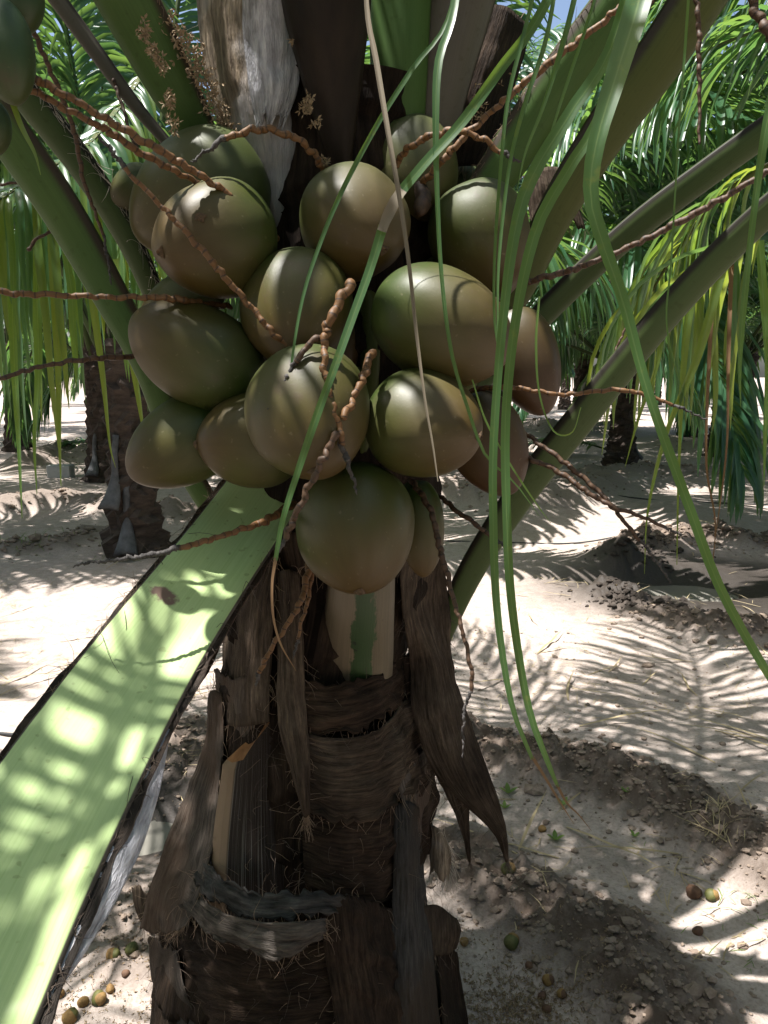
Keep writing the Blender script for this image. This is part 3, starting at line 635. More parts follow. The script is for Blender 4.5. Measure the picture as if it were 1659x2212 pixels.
stub([(556, 1565, fz(556, 1565, -.01), 128), (552, 1680, fz(552, 1680, -.02), 150), (550, 1800, fz(550, 1800, -.03), 178), (552, 1930, fz(552, 1930, -.05), 200), (555, 1990, fz(555, 1990, -.08), 205)], 'stub', cdir(-.35, 0, 1), .38, 'weathered petiole stub with torn orange top', tilt=.075)
stub([(783, 1215, fz(783, 1215, .03), 142), (778, 1300, fz(778, 1300, .03), 150), (770, 1400, fz(770, 1400, -.025), 162), (765, 1500, fz(765, 1500, -.08), 160)], 'two_tone', cdir(.1, 0, 1), .35, 'cut petiole half beige and half green under the bunch')

# --- fibre sheaths draped round the trunk
D = .02
sheet('leaf_sheath', [[(640, 1462, .03), (700, 1470, .03), (770, 1462, .035), (830, 1440, .035), (878, 1412, .02)], [(640, 1520, .04), (700, 1535, .045), (770, 1530, .05), (830, 1505, .05), (880, 1470, .03)], [(640, 1590, .03), (700, 1598, .035), (770, 1590, .04), (835, 1560, .04), (885, 1520, .025)]], 'fib_dark', nu=34, nv=20, hairs='hair_dark', nh=60, seed=11, swap=True, ruf=.012, rag1=.03, rag0=.015)
sheet('leaf_sheath', [[(650, 1575, .03), (720, 1595, .035), (800, 1580, .038), (860, 1535, .035), (905, 1480, .015)], [(655, 1690, .045), (720, 1720, .05), (800, 1710, .06), (870, 1660, .05), (920, 1590, .03)], [(655, 1750, .03), (720, 1780, .04), (800, 1775, .05), (880, 1730, .045), (935, 1660, .025)]], 'fib_brown', nu=36, nv=24, hairs='hair', nh=80, seed=13, swap=True, ruf=.016, rag1=.035)
sheet('leaf_sheath', [[(650, 1740, .02), (740, 1755, .03), (830, 1740, .03), (900, 1680, .02), (935, 1620, .0)], [(655, 1850, .03), (740, 1870, .035), (830, 1860, .04), (905, 1800, .03), (945, 1730, .0)], [(660, 1930, .02), (740, 1960, .02), (830, 1960, .025), (900, 1900, .02), (935, 1840, .0)]], 'fib_dark', nu=36, nv=26, hairs='hair_dark', nh=80, seed=15, swap=True, ruf=.016, rag1=.03)
# curling strip down the middle
sheet('leaf_sheath', [[(590, 1240, .03), (620, 1230, .05), (648, 1240, .04)], [(600, 1400, .04), (630, 1400, .06), (655, 1400, .045)], [(600, 1530, .05), (632, 1540, .075), (660, 1530, .05)], [(620, 1640, .06), (645, 1650, .085), (668, 1640, .06)], [(645, 1720, .07), (655, 1740, .09), (668, 1725, .075)], [(655, 1760, .075), (660, 1765, .08), (668, 1758, .075)]], 'fib_brown', nu=18, nv=50, hairs='hair', nh=90, seed=16)
# left upper sheath, net cuff
sheet('leaf_sheath', [[(520, 1190, .02), (560, 1180, .04), (600, 1200, .04)], [(490, 1320, .02), (535, 1320, .05), (590, 1320, .05)], [(480, 1450, .02), (525, 1460, .055), (585, 1450, .05)], [(475, 1560, .02), (520, 1570, .05), (580, 1560, .045)]], 'fib_brown', nu=26, nv=36, hairs='hair', nh=60, seed=17)
sheet('leaf_sheath', [[(462, 1440, .01), (505, 1462, .06), (556, 1455, .055)], [(468, 1500, .01), (510, 1515, .05), (552, 1505, .045)], [(480, 1580, .0), (515, 1595, .02), (548, 1580, .02)]], 'fib_grey', nu=24, nv=20, rag0=.012, hairs='hair_dark', nh=50, seed=18, label='net-like fibre cuff')
sheet('leaf_sheath', [[(560, 1210, .05), (520, 1230, .07), (495, 1260, .1)], [(500, 1330, .06), (470, 1350, .08), (440, 1380, .11)], [(465, 1420, .06), (440, 1440, .08), (405, 1455, .1)], [(430, 1480, .06), (418, 1490, .07), (400, 1490, .08)]], 'fib_brown', nu=16, nv=34, rag1=.03, hairs='hair_dark', nh=70, seed=19)
# big grey sheet on the left
sheet('leaf_sheath', [[(450, 1500, .02), (462, 1490, .06), (478, 1500, .07)], [(440, 1610, .03), (460, 1610, .07), (480, 1610, .075)], [(400, 1720, .05), (435, 1725, .09), (472, 1720, .085)], [(355, 1830, .08), (400, 1840, .12), (455, 1840, .09)], [(322, 1930, .1), (375, 1950, .13), (430, 1940, .095)], [(302, 2010, .1), (345, 2020, .14), (400, 2010, .1)]], 'fib_grey', nu=26, nv=60, rag1=.012, hairs='hair', nh=130, hl=.035, seed=20, label='broad grey fibre sheath hanging on the left flank')
# lip of the old leaf base in front, its lower band
sheet('leaf_sheath', [[(438, 1835, .08), (475, 1885, .10), (555, 1918, .11), (640, 1918, .11), (720, 1920, .095), (800, 1950, .06)], [(432, 1880, .085), (470, 1925, .105), (555, 1960, .117), (640, 1958, .115), (720, 1958, .10), (800, 1985, .06)], [(425, 1915, .09), (465, 1960, .11), (555, 1995, .12), (640, 1992, .12), (720, 1985, .1), (800, 2010, .055)]], 'fib_blue', nu=50, nv=16, hairs='hair', nh=60, seed=21, swap=True, ruf=.014, rag0=.02, rag1=.02)
sheet('leaf_sheath', [[(398, 1895, .1), (465, 1962, .125), (560, 1990, .135), (640, 1990, .13), (705, 1985, .11)], [(393, 1940, .10), (458, 2000, .13), (550, 2028, .14), (640, 2028, .135), (700, 2010, .11)], [(400, 1962, .09), (460, 2022, .12), (560, 2062, .13), (625, 2078, .13), (690, 2030, .1)]], 'fib_grey', nu=44, nv=20, rag1=.02, hairs='hair', nh=110, seed=22, swap=True, ruf=.010)
sheet('leaf_sheath', [[(340, 1985, .03), (450, 2010, .05), (560, 2050, .06), (680, 2040, .06), (760, 2010, .05)], [(335, 2090, .03), (450, 2110, .05), (560, 2130, .055), (680, 2120, .055), (760, 2100, .05)], [(330, 2250, .03), (450, 2260, .05), (560, 2270, .055), (680, 2260, .055), (760, 2250, .05)]], 'fib_dark', nu=44, nv=40, hairs='hair', nh=90, seed=23, swap=True, ruf=.014)
sheet('leaf_sheath', [[(690, 1945, .085), (760, 1935, .09), (850, 1965, .05)], [(700, 2050, .08), (785, 2040, .09), (865, 2060, .06)], [(715, 2140, .075), (805, 2140, .09), (880, 2150, .06)], [(730, 2260, .07), (830, 2260, .08), (900, 2260, .05)]], 'fib_dark', ruf=.014, nu=24, nv=40, hairs='hair', nh=60, seed=24)
sheet('leaf_sheath', [[(850, 1740, .02), (880, 1730, .05), (905, 1745, .04)], [(850, 1880, .04), (885, 1880, .08), (915, 1880, .06)], [(845, 2020, .06), (890, 2020, .1), (930, 2020, .07)], [(850, 2160, .06), (895, 2160, .1), (945, 2160, .06)], [(860, 2270, .05), (905, 2270, .09), (955, 2270, .05)]], 'fib_blue', nu=22, nv=50, hairs='hair', nh=60, seed=25, label='weathered grey sheath low on the right')
sheet('leaf_sheath', [[(905, 1960, .06), (945, 1955, .08), (985, 1985, .05)], [(915, 2020, .06), (955, 2020, .09), (995, 2010, .06)], [(925, 2060, .05), (955, 2070, .07), (985, 2050, .05)]], 'fib_brown', nu=18, nv=14, rag1=.012, hairs='hair', nh=40, seed=26)
sheet('leaf_sheath', [[(940, 2040, .03), (965, 2040, .05), (985, 2045, .03)], [(950, 2140, .03), (980, 2140, .05), (1000, 2140, .03)], [(960, 2270, .03), (995, 2270, .05), (1020, 2270, .03)]], 'fib_dark', nu=16, nv=30, rag0=.02, hairs='hair', nh=60, seed=27)
sheet('leaf_sheath', [[(320, 2020, .02), (350, 2030, .04), (380, 2040, .04)], [(330, 2120, .02), (370, 2130, .05), (400, 2140, .05)], [(370, 2230, .03), (410, 2240, .06), (450, 2250, .05)]], 'fib_blue', nu=16, nv=30, rag0=.02, hairs='hair_dark', nh=80, seed=28)
sheet('leaf_sheath', [[(285, 1915, .02), (300, 1910, .03), (320, 1925, .03)], [(290, 1950, .02), (305, 1960, .03), (320, 1960, .03)], [(305, 1990, .02), (315, 1995, .03), (325, 1990, .03)]], 'fib_brown', nu=10, nv=10, rag0=.012, seed=29)
# right: long brown sheath with two hanging tails
sheet('leaf_sheath', [[(860, 1180, .02), (910, 1170, .03), (955, 1190, .0)], [(870, 1310, .05), (925, 1310, .05), (970, 1310, .01)], [(885, 1430, .08), (935, 1430, .08), (978, 1440, .03)], [(890, 1530, .10), (950, 1530, .11), (1008, 1540, .06)], [(915, 1620, .11), (975, 1620, .12), (1035, 1610, .09)], [(950, 1680, .11), (1005, 1690, .13), (1060, 1680, .11)], [(1005, 1740, .12), (1040, 1750, .13), (1082, 1745, .12)], [(1065, 1800, .12), (1078, 1800, .125), (1096, 1805, .12)], [(1092, 1860, .12), (1094, 1860, .12), (1098, 1860, .12)]], 'fib_brown', nu=26, nv=80, hairs='hair_dark', nh=150, hl=.045, seed=30, label='long brown fibre sheath hanging off the right side')
sheet('leaf_sheath', [[(905, 1570, .06), (935, 1580, .08), (960, 1600, .09)], [(930, 1650, .06), (965, 1660, .08), (1000, 1670, .09)], [(965, 1720, .07), (985, 1730, .08), (1012, 1730, .09)], [(995, 1790, .08), (1004, 1790, .085), (1014, 1790, .085)], [(1012, 1860, .08), (1014, 1860, .08), (1017, 1860, .08)]], 'fib_brown', nu=16, nv=40, hairs='hair_dark', nh=60, seed=31)
sheet('leaf_sheath', [[(870, 1420, .02), (900, 1400, .045), (930, 1420, .05)], [(880, 1520, .03), (905, 1510, .06), (925, 1520, .06)], [(885, 1600, .02), (905, 1610, .05), (920, 1620, .04)]], 'fib_dark', nu=16, nv=24, seed=32, hairs='hair_dark', nh=30)
sheet('leaf_sheath', [[(860, 1690, .05), (900, 1640, .06), (922, 1600, .03)], [(875, 1760, .05), (910, 1720, .06), (930, 1690, .03)], [(870, 1830, .03), (905, 1800, .04), (925, 1770, .02)]], 'fib_grey', nu=16, nv=20, seed=33, hairs='hair', nh=40)
sheet('leaf_sheath', [[(925, 1780, .02), (945, 1790, .05), (965, 1815, .05)], [(928, 1830, .02), (950, 1840, .05), (975, 1850, .05)], [(930, 1890, .02), (948, 1900, .045), (968, 1910, .04)]], 'fib_pale', nu=14, nv=14, rag1=.03, seed=34, hairs='hair_pale', nh=90, hl=.06)
# shaft surface hidden behind the bunch, seen through gaps
sheet('leaf_sheath', [[(500, 1150, .0), (640, 1150, .03), (780, 1150, .04), (930, 1150, .0)], [(520, 1250, .01), (640, 1260, .03), (770, 1260, .03), (900, 1240, .01)]], 'fib_dark', nu=30, nv=14, rag1=.03, hairs='hair', nh=80, seed=35)

# --- fringes of hair on the petiole edges, threads, curls
def edge_hairs(kind, P, w, normal, sign, n, L, f0=0, f1=1, seed=1, rad=.0006):
    q = random.Random(seed); T = frames(P)
    for _ in range(n):
        f = q.uniform(f0, f1) * (len(P) - 1); i = min(int(f), len(P) - 2); p = lerp(P[i], P[i + 1], f - i)
        nn = unit(normal - T[i] * np.dot(normal, T[i])); sd = cross3(T[i], nn)
        hair(kind, p + sd * sign * w[i] * .49 + nn * q.uniform(-.006, .004), sd * sign * q.uniform(.1, .7) + T[i] * q.choice((-1, 1)) * q.uniform(.5, 1.4) + nn * q.uniform(-.3, .3), L * q.uniform(.3, 1.2), .4, rad, q)
for sg in (-1, 1): edge_hairs('hair_dark', P6, w6, pale_n, sg, 260, .022, 0, 1, 50 + sg, .0006)
edge_hairs('hair', P6, w6, pale_n, 1, 150, .05, 0, .6, 53, .0005)
for i in range(14):
    q = random.Random(80 + i); f = q.uniform(.15, .85) * (len(P6) - 1); j = int(f); T = frames(P6)[j]; sd = cross3(T, pale_n)
    hair('hair_dark', P6[j] + sd * q.choice((-1, 1)) * w6[j] * .47 + pale_n * .004, -sd * q.uniform(-.3, .9) + T * q.uniform(-1, 1) + pale_n * .6, q.uniform(.05, .12), 1.2, .0005, q, .6)
n1v = cdir(.6, -.4, .6)
edge_hairs('hair', P1, w1, n1v, 1, 200, .03, 0, 1, 61); edge_hairs('hair', P1, w1, n1v, -1, 60, .03, 0, 1, 62)
n2v = cdir(.75, -.6, .2)
edge_hairs('hair_pale', P2b, w2b, n2v, -1, 160, .04, .2, .9, 63); edge_hairs('hair_pale', P2b, w2b, n2v, 1, 160, .04, .2, .9, 64); edge_hairs('hair_dark', P2, w2, n2v, 1, 80, .03, 0, 1, 65)
n3v = cdir(-.7, -.6, .3)
edge_hairs('hair', P3, w3, n3v, -1, 120, .03, 0, 1, 66); edge_hairs('hair', P3, w3, n3v, 1, 120, .03, 0, 1, 67)
# scattered hairs on the lower trunk
for i in range(260):
    q = random.Random(900 + i); py = q.uniform(1480, 2230); c, hw = trk(py); px = c + hw * q.uniform(-.98, .98)
    p = surf(px, py, .03 if py < 1850 else .06); hair(q.choice(('hair', 'hair_dark', 'hair_dark')), p, (q.uniform(-1, 1), -q.uniform(.1, .6), q.uniform(-.6, .5)), q.uniform(.02, .06), .8, .00045, q, .5)
for k_, mbh in hair_sets.items():
    o = mbh.build('loose_fibre', M[k_], palm); o['kind'] = 'stuff'
# ragged fibrous margins of the pale petiole
for sg in (-1, 1):
    q = random.Random(90 + sg); T6 = frames(P6); E = []; SD = []; WW = []
    Pd = spline(P6, 120); Wd = np.interp(np.linspace(0, 1, 120), np.linspace(0, 1, len(w6)), w6); T6 = frames(Pd)
    for i in range(120):
        sd = cross3(T6[i], unit(pale_n - T6[i] * np.dot(pale_n, T6[i]))); wv = .005 + .008 * float(vnoise([i * .22], [sg * 3.1], 8)[0]); E.append(Pd[i] + sd * sg * (Wd[i] * .5 + wv * .34) - pale_n * .004); SD.append(sd + pale_n * q.uniform(-.25, .25)); WW.append(wv)
    mbm = MB(); ribbon(mbm, E, WW, SD, .3, 4); mbm.uv = [(u * .3, v * 4) for u, v in mbm.uv]
    o = mbm.build('leaf_margin', M['fib_grey'], palm); md = o.modifiers.new('Solidify', 'SOLIDIFY'); md.thickness = .003
# white torn edge of the pale petiole
T6 = frames(P6); rows_ = []
for f in np.linspace(.60, .97, 9):
    fi = f * (len(P6) - 1); i0 = min(int(fi), len(P6) - 2); p = lerp(P6[i0], P6[i0 + 1], fi - i0); sd = -cross3(T6[i0], unit(pale_n - T6[i0] * np.dot(pale_n, T6[i0]))); bw = .003 + .024 * max(math.sin(math.pi * (f - .6) / .37), 0) ** .8
    e = p + sd * w6[i0] * .485 - pale_n * .004; rows_.append([tuple(e), tuple(e + sd * bw * .55 - pale_n * bw * .25), tuple(e + sd * bw - pale_n * bw * .8)])
sheet('leaf_sheath', rows_, 'fib_white', lambda *p: np.array(p), 14, 40, seed=36, ruf=.0015, label='silvery torn margin of the pale petiole')

# --- extra fronds of the same crown, above the frame (they cast the shade)
CROWN = np.array((-.05, 1.66, 2.55))
for i, (az, el, L, bend) in enumerate([(100, 72, 3.4, .30), (150, 58, 3.6, .34), (190, 70, 3.4, .3), (225, 50, 3.6, .38), (262, 48, 3.2, .36), (125, 82, 3.2, .2), (20, 64, 3.2, .32), (80, 58, 3.8, .3), (112, 54, 3.8, .3), (140, 70, 3.6, .3), (95, 84, 3.4, .2), (205, 58, 3.4, .34), (165, 76, 3.2, .3)]):
    a, e = R(az), R(el); d = np.array((math.cos(a) * math.cos(e), math.sin(a) * math.cos(e), math.sin(e)))
    C = bend_curve(CROWN + np.array((math.cos(a), math.sin(a), 0)) * .1 - d * .35, d, L, bend)
    mbr = MB(); rachis(mbr, C, .075, .008); o = mbr.build('frond', M['pet_green'], palm)
    mbl = MB(); leaflets(lambda k: mbl, C, .30, 58, .9, .034, .8, 300 + i, gaps=True); lo = mbl.build('blades', M['leaf'], o); lo['kind'] = 'stuff'

# --- frond arching over the camera whose long leaflets hang into the view
OV = spline([CROWN + np.array((.15, -.2, -.2)), at(960, -330, 1.12), at(1180, -260, .98), at(1420, -210, .86), at(1760, -150, .72), at(2300, -60, .6)], 40)
mb = MB(); rachis(mb, OV, .045, .012); over = mb.build('frond', M['pet_green'], palm)
def near_leaf(path, m='leaf_near', fold=.2, n=44, twist=0.0, face=(0, 0, -1), wf=.74, parent=None, label=None):
    """single hanging leaflet through (px, py, Z, width in px)"""
    P = spline([tuple(at(x, y, z)) + (w * z / F * wf,) for x, y, z, w in path], n); T = frames(P[:, :3]); sides = []
    for i in range(n):
        nf = cdir(*face); sd = unit(cross3(T[i], nf)); ang = twist * (i / n) * math.pi + .25 * math.sin(i * .21)
        sides.append(unit(sd * math.cos(ang) + cross3(T[i], sd) * math.sin(ang)))
    mbl = MB(); ribbon(mbl, P[:, :3], P[:, 3], sides, fold, 5)
    o = mbl.build('leaflet', M[m], parent or over)
    if label: o['label'] = label
    return o
near_leaf([(1412, -215, .86, 40), (1385, -20, .84, 74), (1335, 150, .82, 66), (1290, 300, .80, 52), (1275, 420, .80, 48), (1300, 520, .80, 46), (1345, 650, .80, 40), (1400, 850, .80, 33), (1490, 1100, .79, 30), (1560, 1280, .78, 28), (1680, 1490, .77, 22), (1760, 1600, .77, 4)], wf=.72, label='broad green leaflet that bends in front')
near_leaf([(1400, -215, .87, 20), (1325, 90, .88, 36), (1235, 240, .89, 40), (1150, 380, .9, 40), (1112, 500, .9, 34), (1085, 700, .9, 28), (1066, 950, .9, 25), (1066, 1150, .9, 24), (1075, 1330, .9, 22), (1105, 1520, .9, 16), (1150, 1640, .9, 10)])
near_leaf([(1150, 1635, .9, 10), (1175, 1675, .9, 8), (1205, 1725, .9, 6), (1240, 1780, .9, 1)], 'leaf_tip', label='dry brown leaflet tip')
near_leaf([(1395, -215, .88, 20), (1310, 210, .9, 32), (1225, 370, .91, 34), (1160, 490, .92, 34), (1115, 680, .92, 30), (1092, 900, .92, 28), (1094, 1100, .92, 26), (1105, 1300, .92, 25), (1140, 1520, .92, 21), (1185, 1650, .92, 15), (1205, 1700, .92, 9)])
near_leaf([(1203, 1695, .92, 9), (1225, 1735, .92, 6), (1250, 1760, .92, 4), (1278, 1795, .92, 1)], 'leaf_tip', label='dry brown leaflet tip')
near_leaf([(1010, -310, 1.1, 12), (985, 0, 1.08, 20), (948, 130, 1.06, 24), (941, 260, 1.05, 20), (944, 420, 1.05, 15), (954, 600, 1.05, 12), (975, 760, 1.05, 11), (1010, 880, 1.05, 10), (1050, 985, 1.05, 8), (1110, 1040, 1.05, 5), (1165, 1115, 1.05, 1)])
near_leaf([(1000, -310, 1.1, 10), (975, 15, 1.1, 11), (890, 150, 1.1, 15), (820, 260, 1.1, 15), (740, 410, 1.1, 14), (690, 530, 1.1, 12), (655, 640, 1.1, 10), (632, 770, 1.1, 8), (624, 870, 1.1, 6), (632, 950, 1.1, 3), (642, 995, 1.1, 1)])
near_leaf([(1290, -240, 1.0, 18), (1170, 25, 1.02, 25), (1080, 150, 1.03, 26), (1000, 262, 1.04, 27), (925, 345, 1.05, 27), (870, 410, 1.06, 26)], wf=.85)
near_leaf([(872, 406, 1.06, 27), (845, 450, 1.06, 29), (825, 500, 1.06, 25)], 'leaf_dead', wf=.85, label='torn grey stretch of a leaflet')
near_leaf([(828, 488, 1.065, 25), (800, 580, 1.07, 24), (760, 690, 1.07, 22), (720, 800, 1.06, 20), (680, 910, 1.05, 20), (640, 1030, 1.05, 17), (612, 1120, 1.05, 15), (595, 1210, 1.05, 11)], wf=.85)
near_leaf([(596, 1205, 1.05, 11), (588, 1260, 1.05, 8), (590, 1330, 1.05, 7), (606, 1390, 1.05, 6), (640, 1450, 1.05, 1)], 'leaf_tip', label='dry brown leaflet tip')
near_leaf([(785, -330, 1.05, 10), (792, 0, 1.04, 17), (812, 130, 1.03, 20), (836, 280, 1.02, 19), (862, 430, 1.02, 17), (883, 570, 1.02, 14), (900, 720, 1.02, 12), (918, 860, 1.02, 9), (935, 960, 1.02, 7), (946, 1040, 1.02, 4)], 'leaf_dead', .8, wf=.62, label='dead beige leaflet crossing the bunch')
near_leaf([(1210, -240, 1.0, 8), (1135, 60, 1.02, 12), (1100, 200, 1.03, 12), (1085, 320, 1.03, 11), (1070, 520, 1.04, 9), (1068, 680, 1.04, 8), (1082, 800, 1.04, 6), (1075, 900, 1.04, 2)])
near_leaf([(1230, -240, 1.0, 8), (1185, 60, 1.0, 13), (1135, 220, 1.0, 13), (1100, 360, 1.0, 11), (1078, 560, 1.0, 9), (1075, 700, 1.0, 5), (1074, 790, 1.0, 1)])
near_leaf([(1290, -230, .95, 10), (1240, 0, .95, 16), (1205, 130, .95, 16), (1170, 240, .95, 11), (1135, 330, .95, 7), (1115, 420, .95, 1)])
near_leaf([(1350, -220, .9, 8), (1275, 30, .9, 10), (1225, 180, .9, 10), (1190, 290, .9, 6), (1172, 360, .9, 1)])
near_leaf([(1500, -190, .9, 8), (1480, 100, .95, 8), (1465, 300, .95, 7), (1450, 560, .95, 6), (1440, 700, .95, 5), (1470, 830, .95, 3), (1500, 900, .95, 1)])
near_leaf([(1165, 640, 1.2, 6), (1158, 740, 1.2, 7), (1165, 850, 1.2, 6), (1195, 930, 1.2, 5), (1235, 935, 1.2, 4), (1255, 880, 1.2, 2)], 'leaf_yellow')
near_leaf([(1020, 820, 1.15, 4), (1050, 910, 1.15, 6), (1100, 1000, 1.15, 6), (1160, 1090, 1.15, 4), (1190, 1130, 1.15, 1)], 'leaf_yellow')
near_leaf([(1700, 60, .95, 26), (1665, 220, .95, 26), (1635, 400, .96, 23), (1610, 620, .97, 20), (1598, 780, .98, 12), (1600, 880, .98, 2)], label='dark leaflet at the right edge')
near_leaf([(-40, 90, 1.0, 16), (10, 180, 1.0, 17), (45, 270, 1.0, 15), (75, 330, 1.0, 10), (88, 378, 1.0, 2)], 'leaf_yellow')

# ---------------------------------------------------------------- knobbly flower stalks
def stalk(path, r0=.0062, r1=.0042, m='stalk', black=0.0, seed=1, name='flower_stalk', knob=1.0):
    r0 *= .82; r1 *= .82
    P0 = spline([at(*p) for p in path], 200); L = np.linalg.norm(np.diff(P0, axis=0), axis=1).sum()
    pitch = .0145; n = max(int(L / pitch * 6), 12); P = spline(P0[::10] if len(P0) > 30 else P0, n); T = frames(P)
    s = np.linspace(0, L, n) / pitch; q = random.Random(seed); s = s + .38 * np.sin(s * .83 + seed) + .2 * np.sin(s * 1.7 + seed * 2)
    base = np.linspace(r0, r1, n)
    a = unit(cross3(T[0], (0.3, .2, 1))); off = np.zeros_like(P)
    for i in range(n):
        k = int(s[i]); fr = s[i] - k; th = k * 2.4 + seed; aa = unit(a - T[i] * np.dot(a, T[i])); b = cross3(T[i], aa)
        off[i] = (aa * math.cos(th) + b * math.sin(th)) * base[i] * .40 * knob * math.sin(math.pi * fr)
    swell = 1 + .075 * knob * np.sin(2 * math.pi * s) + .06 * np.array([math.sin(7.3 * x) for x in s])
    jj = np.stack([np.convolve(nr.normal(0, .0016, n + 24), np.ones(25) / 25, 'valid')[:n] * 2.2 for _ in range(3)], 1)
    P = P + off + jj; rad = base * swell * (1 + .10 * np.sin(s * .37 + seed) + nr.uniform(-.06, .06, n)); rad[0] *= .6; rad[-1] *= .4
    cut = n if not black else int(n * (1 - black))
    mbs = MB(); tube(mbs, P[:cut], rad[:cut], 9, True, 1 / pitch); o = mbs.build(name, M[m], palm)
    if black:
        mbt = MB(); pb = P[cut - 1:] + nr.normal(0, .0009, (n - cut + 1, 3)); tube(mbt, pb, rad[cut - 1:] * np.linspace(1.0, .5, n - cut + 1) * (1 + nr.uniform(-.25, .25, n - cut + 1)), 6)
        t = mbt.build('withered_tip', M['stalk_tip'], o)
    return o
stalk([(-60, 95, 1.02), (0, 125, 1.03), (150, 212, 1.06), (300, 300, 1.1), (420, 372, 1.14), (520, 440, 1.19), (575, 490, 1.24), (612, 530, 1.3)], .0068, .006, seed=1)
stalk([(-60, 128, 1.02), (0, 158, 1.03), (100, 212, 1.06), (240, 290, 1.1), (330, 345, 1.14), (440, 402, 1.2), (500, 430, 1.27)], .0062, .0055, seed=2)
stalk([(600, 745, 1.22), (640, 752, 1.2), (600, 730, 1.18), (540, 660, 1.17), (470, 580, 1.14), (380, 480, 1.12), (300, 395, 1.1), (230, 310, 1.08), (190, 265, 1.07)][1:], .0062, .0042, seed=3, black=.13)
stalk([(695, 385, 1.26), (690, 350, 1.24), (665, 318, 1.21), (620, 288, 1.19), (560, 279, 1.18), (490, 298, 1.18), (440, 330, 1.18), (400, 362, 1.18)], .0068, .005, seed=4, black=.24, knob=1.5)
stalk([(500, 662, 1.3), (430, 655, 1.24), (380, 645, 1.2), (250, 641, 1.16), (120, 637, 1.13), (0, 632, 1.1), (-60, 628, 1.09)], .006, .005, seed=5)
stalk([(330, 768, 1.3), (250, 773, 1.25), (200, 776, 1.22), (100, 791, 1.18), (0, 816, 1.15), (-60, 830, 1.13)], .005, .0042, 'stalk_dark', seed=6)
stalk([(762, 605, 1.12), (742, 640, 1.11), (718, 680, 1.10), (702, 725, 1.10), (701, 790, 1.09), (718, 870, 1.09), (738, 940, 1.09), (752, 1000, 1.10), (778, 1088, 1.12)], .0082, .004, seed=7, black=.22, knob=1.4)
stalk([(703, 722, 1.105), (660, 752, 1.1), (628, 800, 1.1), (600, 850, 1.1), (575, 898, 1.1)], .0055, .0038, 'stalk_dark', seed=8, black=.55, knob=1.6)
stalk([(803, 757, 1.17), (787, 810, 1.13), (762, 862, 1.11), (738, 915, 1.08)], .0078, .0062, seed=9, knob=1.3)
stalk([(730, 935, 1.085), (700, 990, 1.08), (668, 1050, 1.08), (640, 1110, 1.09), (615, 1165, 1.1), (596, 1205, 1.11)], .0066, .0045, 'stalk_dark', seed=10, black=.12, knob=1.6)
stalk([(858, 362, 1.3), (868, 335, 1.28), (898, 308, 1.25), (935, 292, 1.23), (985, 283, 1.21), (1040, 300, 1.2), (1090, 332, 1.2), (1140, 358, 1.2)], .0066, .005, seed=11, black=.12, knob=1.4)
stalk([(905, 440, 1.38), (912, 400, 1.35), (940, 365, 1.32), (1000, 300, 1.29), (1070, 235, 1.27), (1150, 165, 1.24), (1310, 40, 1.18), (1400, -40, 1.14)], .0068, .006, 'stalk', seed=12)
stalk([(1130, 610, 1.36), (1180, 598, 1.34), (1250, 580, 1.32), (1330, 545, 1.3), (1400, 512, 1.28), (1500, 462, 1.25), (1600, 405, 1.22), (1720, 340, 1.18)], .0062, .006, 'stalk_dark', seed=13)
stalk([(1015, 842, 1.34), (1080, 838, 1.3), (1150, 842, 1.28), (1230, 853, 1.27), (1340, 842, 1.25), (1440, 868, 1.24), (1550, 918, 1.23)], .0054, .0032, seed=14, black=.14)
stalk([(1085, 900, 1.4), (1120, 925, 1.36), (1200, 985, 1.32), (1280, 1050, 1.3), (1350, 1130, 1.28), (1400, 1190, 1.28), (1465, 1280, 1.28)], .006, .0036, 'stalk_dark', seed=15, black=.2)
stalk([(1100, 970, 1.36), (1130, 985, 1.33), (1200, 1017, 1.31), (1300, 1080, 1.28), (1400, 1122, 1.26), (1495, 1165, 1.25)], .0062, .0034, 'stalk_dark', seed=16, black=.1)
stalk([(885, 1035, 1.3), (915, 1075, 1.27), (938, 1130, 1.25), (962, 1225, 1.23), (990, 1330, 1.21), (1014, 1430, 1.2), (1020, 1480, 1.2), (1004, 1532, 1.2), (1000, 1600, 1.2), (1002, 1670, 1.2)], .0066, .0026, 'stalk_dark', seed=17, black=.22)
stalk([(950, 1070, 1.36), (990, 1105, 1.33), (1030, 1132, 1.31), (1075, 1168, 1.3), (1113, 1200, 1.29)], .0056, .0034, 'stalk_dark', seed=18, black=.2)
stalk([(640, 1085, 1.3), (605, 1105, 1.26), (560, 1130, 1.21), (500, 1152, 1.17), (400, 1180, 1.12), (310, 1202, 1.09), (220, 1212, 1.07), (128, 1228, 1.06)], .0072, .0042, seed=19, black=.36)
stalk([(668, 1215, 1.33), (652, 1290, 1.3), (620, 1350, 1.29), (585, 1400, 1.29), (562, 1445, 1.3), (548, 1495, 1.31)], .0066, .0045, 'stalk', seed=20, black=.1)
stalk([(676, 1220, 1.34), (666, 1290, 1.325), (652, 1340, 1.32), (640, 1395, 1.32), (630, 1430, 1.32)], .0055, .0032, 'stalk', seed=21, black=.2)
stalk([(55, 40, 1.1), (90, 105, 1.12), (130, 205, 1.16), (165, 300, 1.2), (185, 400, 1.24), (225, 510, 1.28), (243, 640, 1.3)], .005, .003, 'stalk_dark', seed=22, black=.2)
stalk([(1498, -60, 1.15), (1508, 60, 1.16), (1512, 160, 1.17), (1508, 260, 1.18), (1512, 330, 1.18)], .0055, .0025, 'stalk_dark', seed=23)
stalk([(1600, -60, 1.15), (1630, 20, 1.15), (1680, 100, 1.14)], .008, .0075, 'stalk_dark', seed=24)
stalk([(1410, 0, 1.3), (1370, 60, 1.3), (1345, 120, 1.3)], .004, .0025, 'stalk_dark', seed=25)
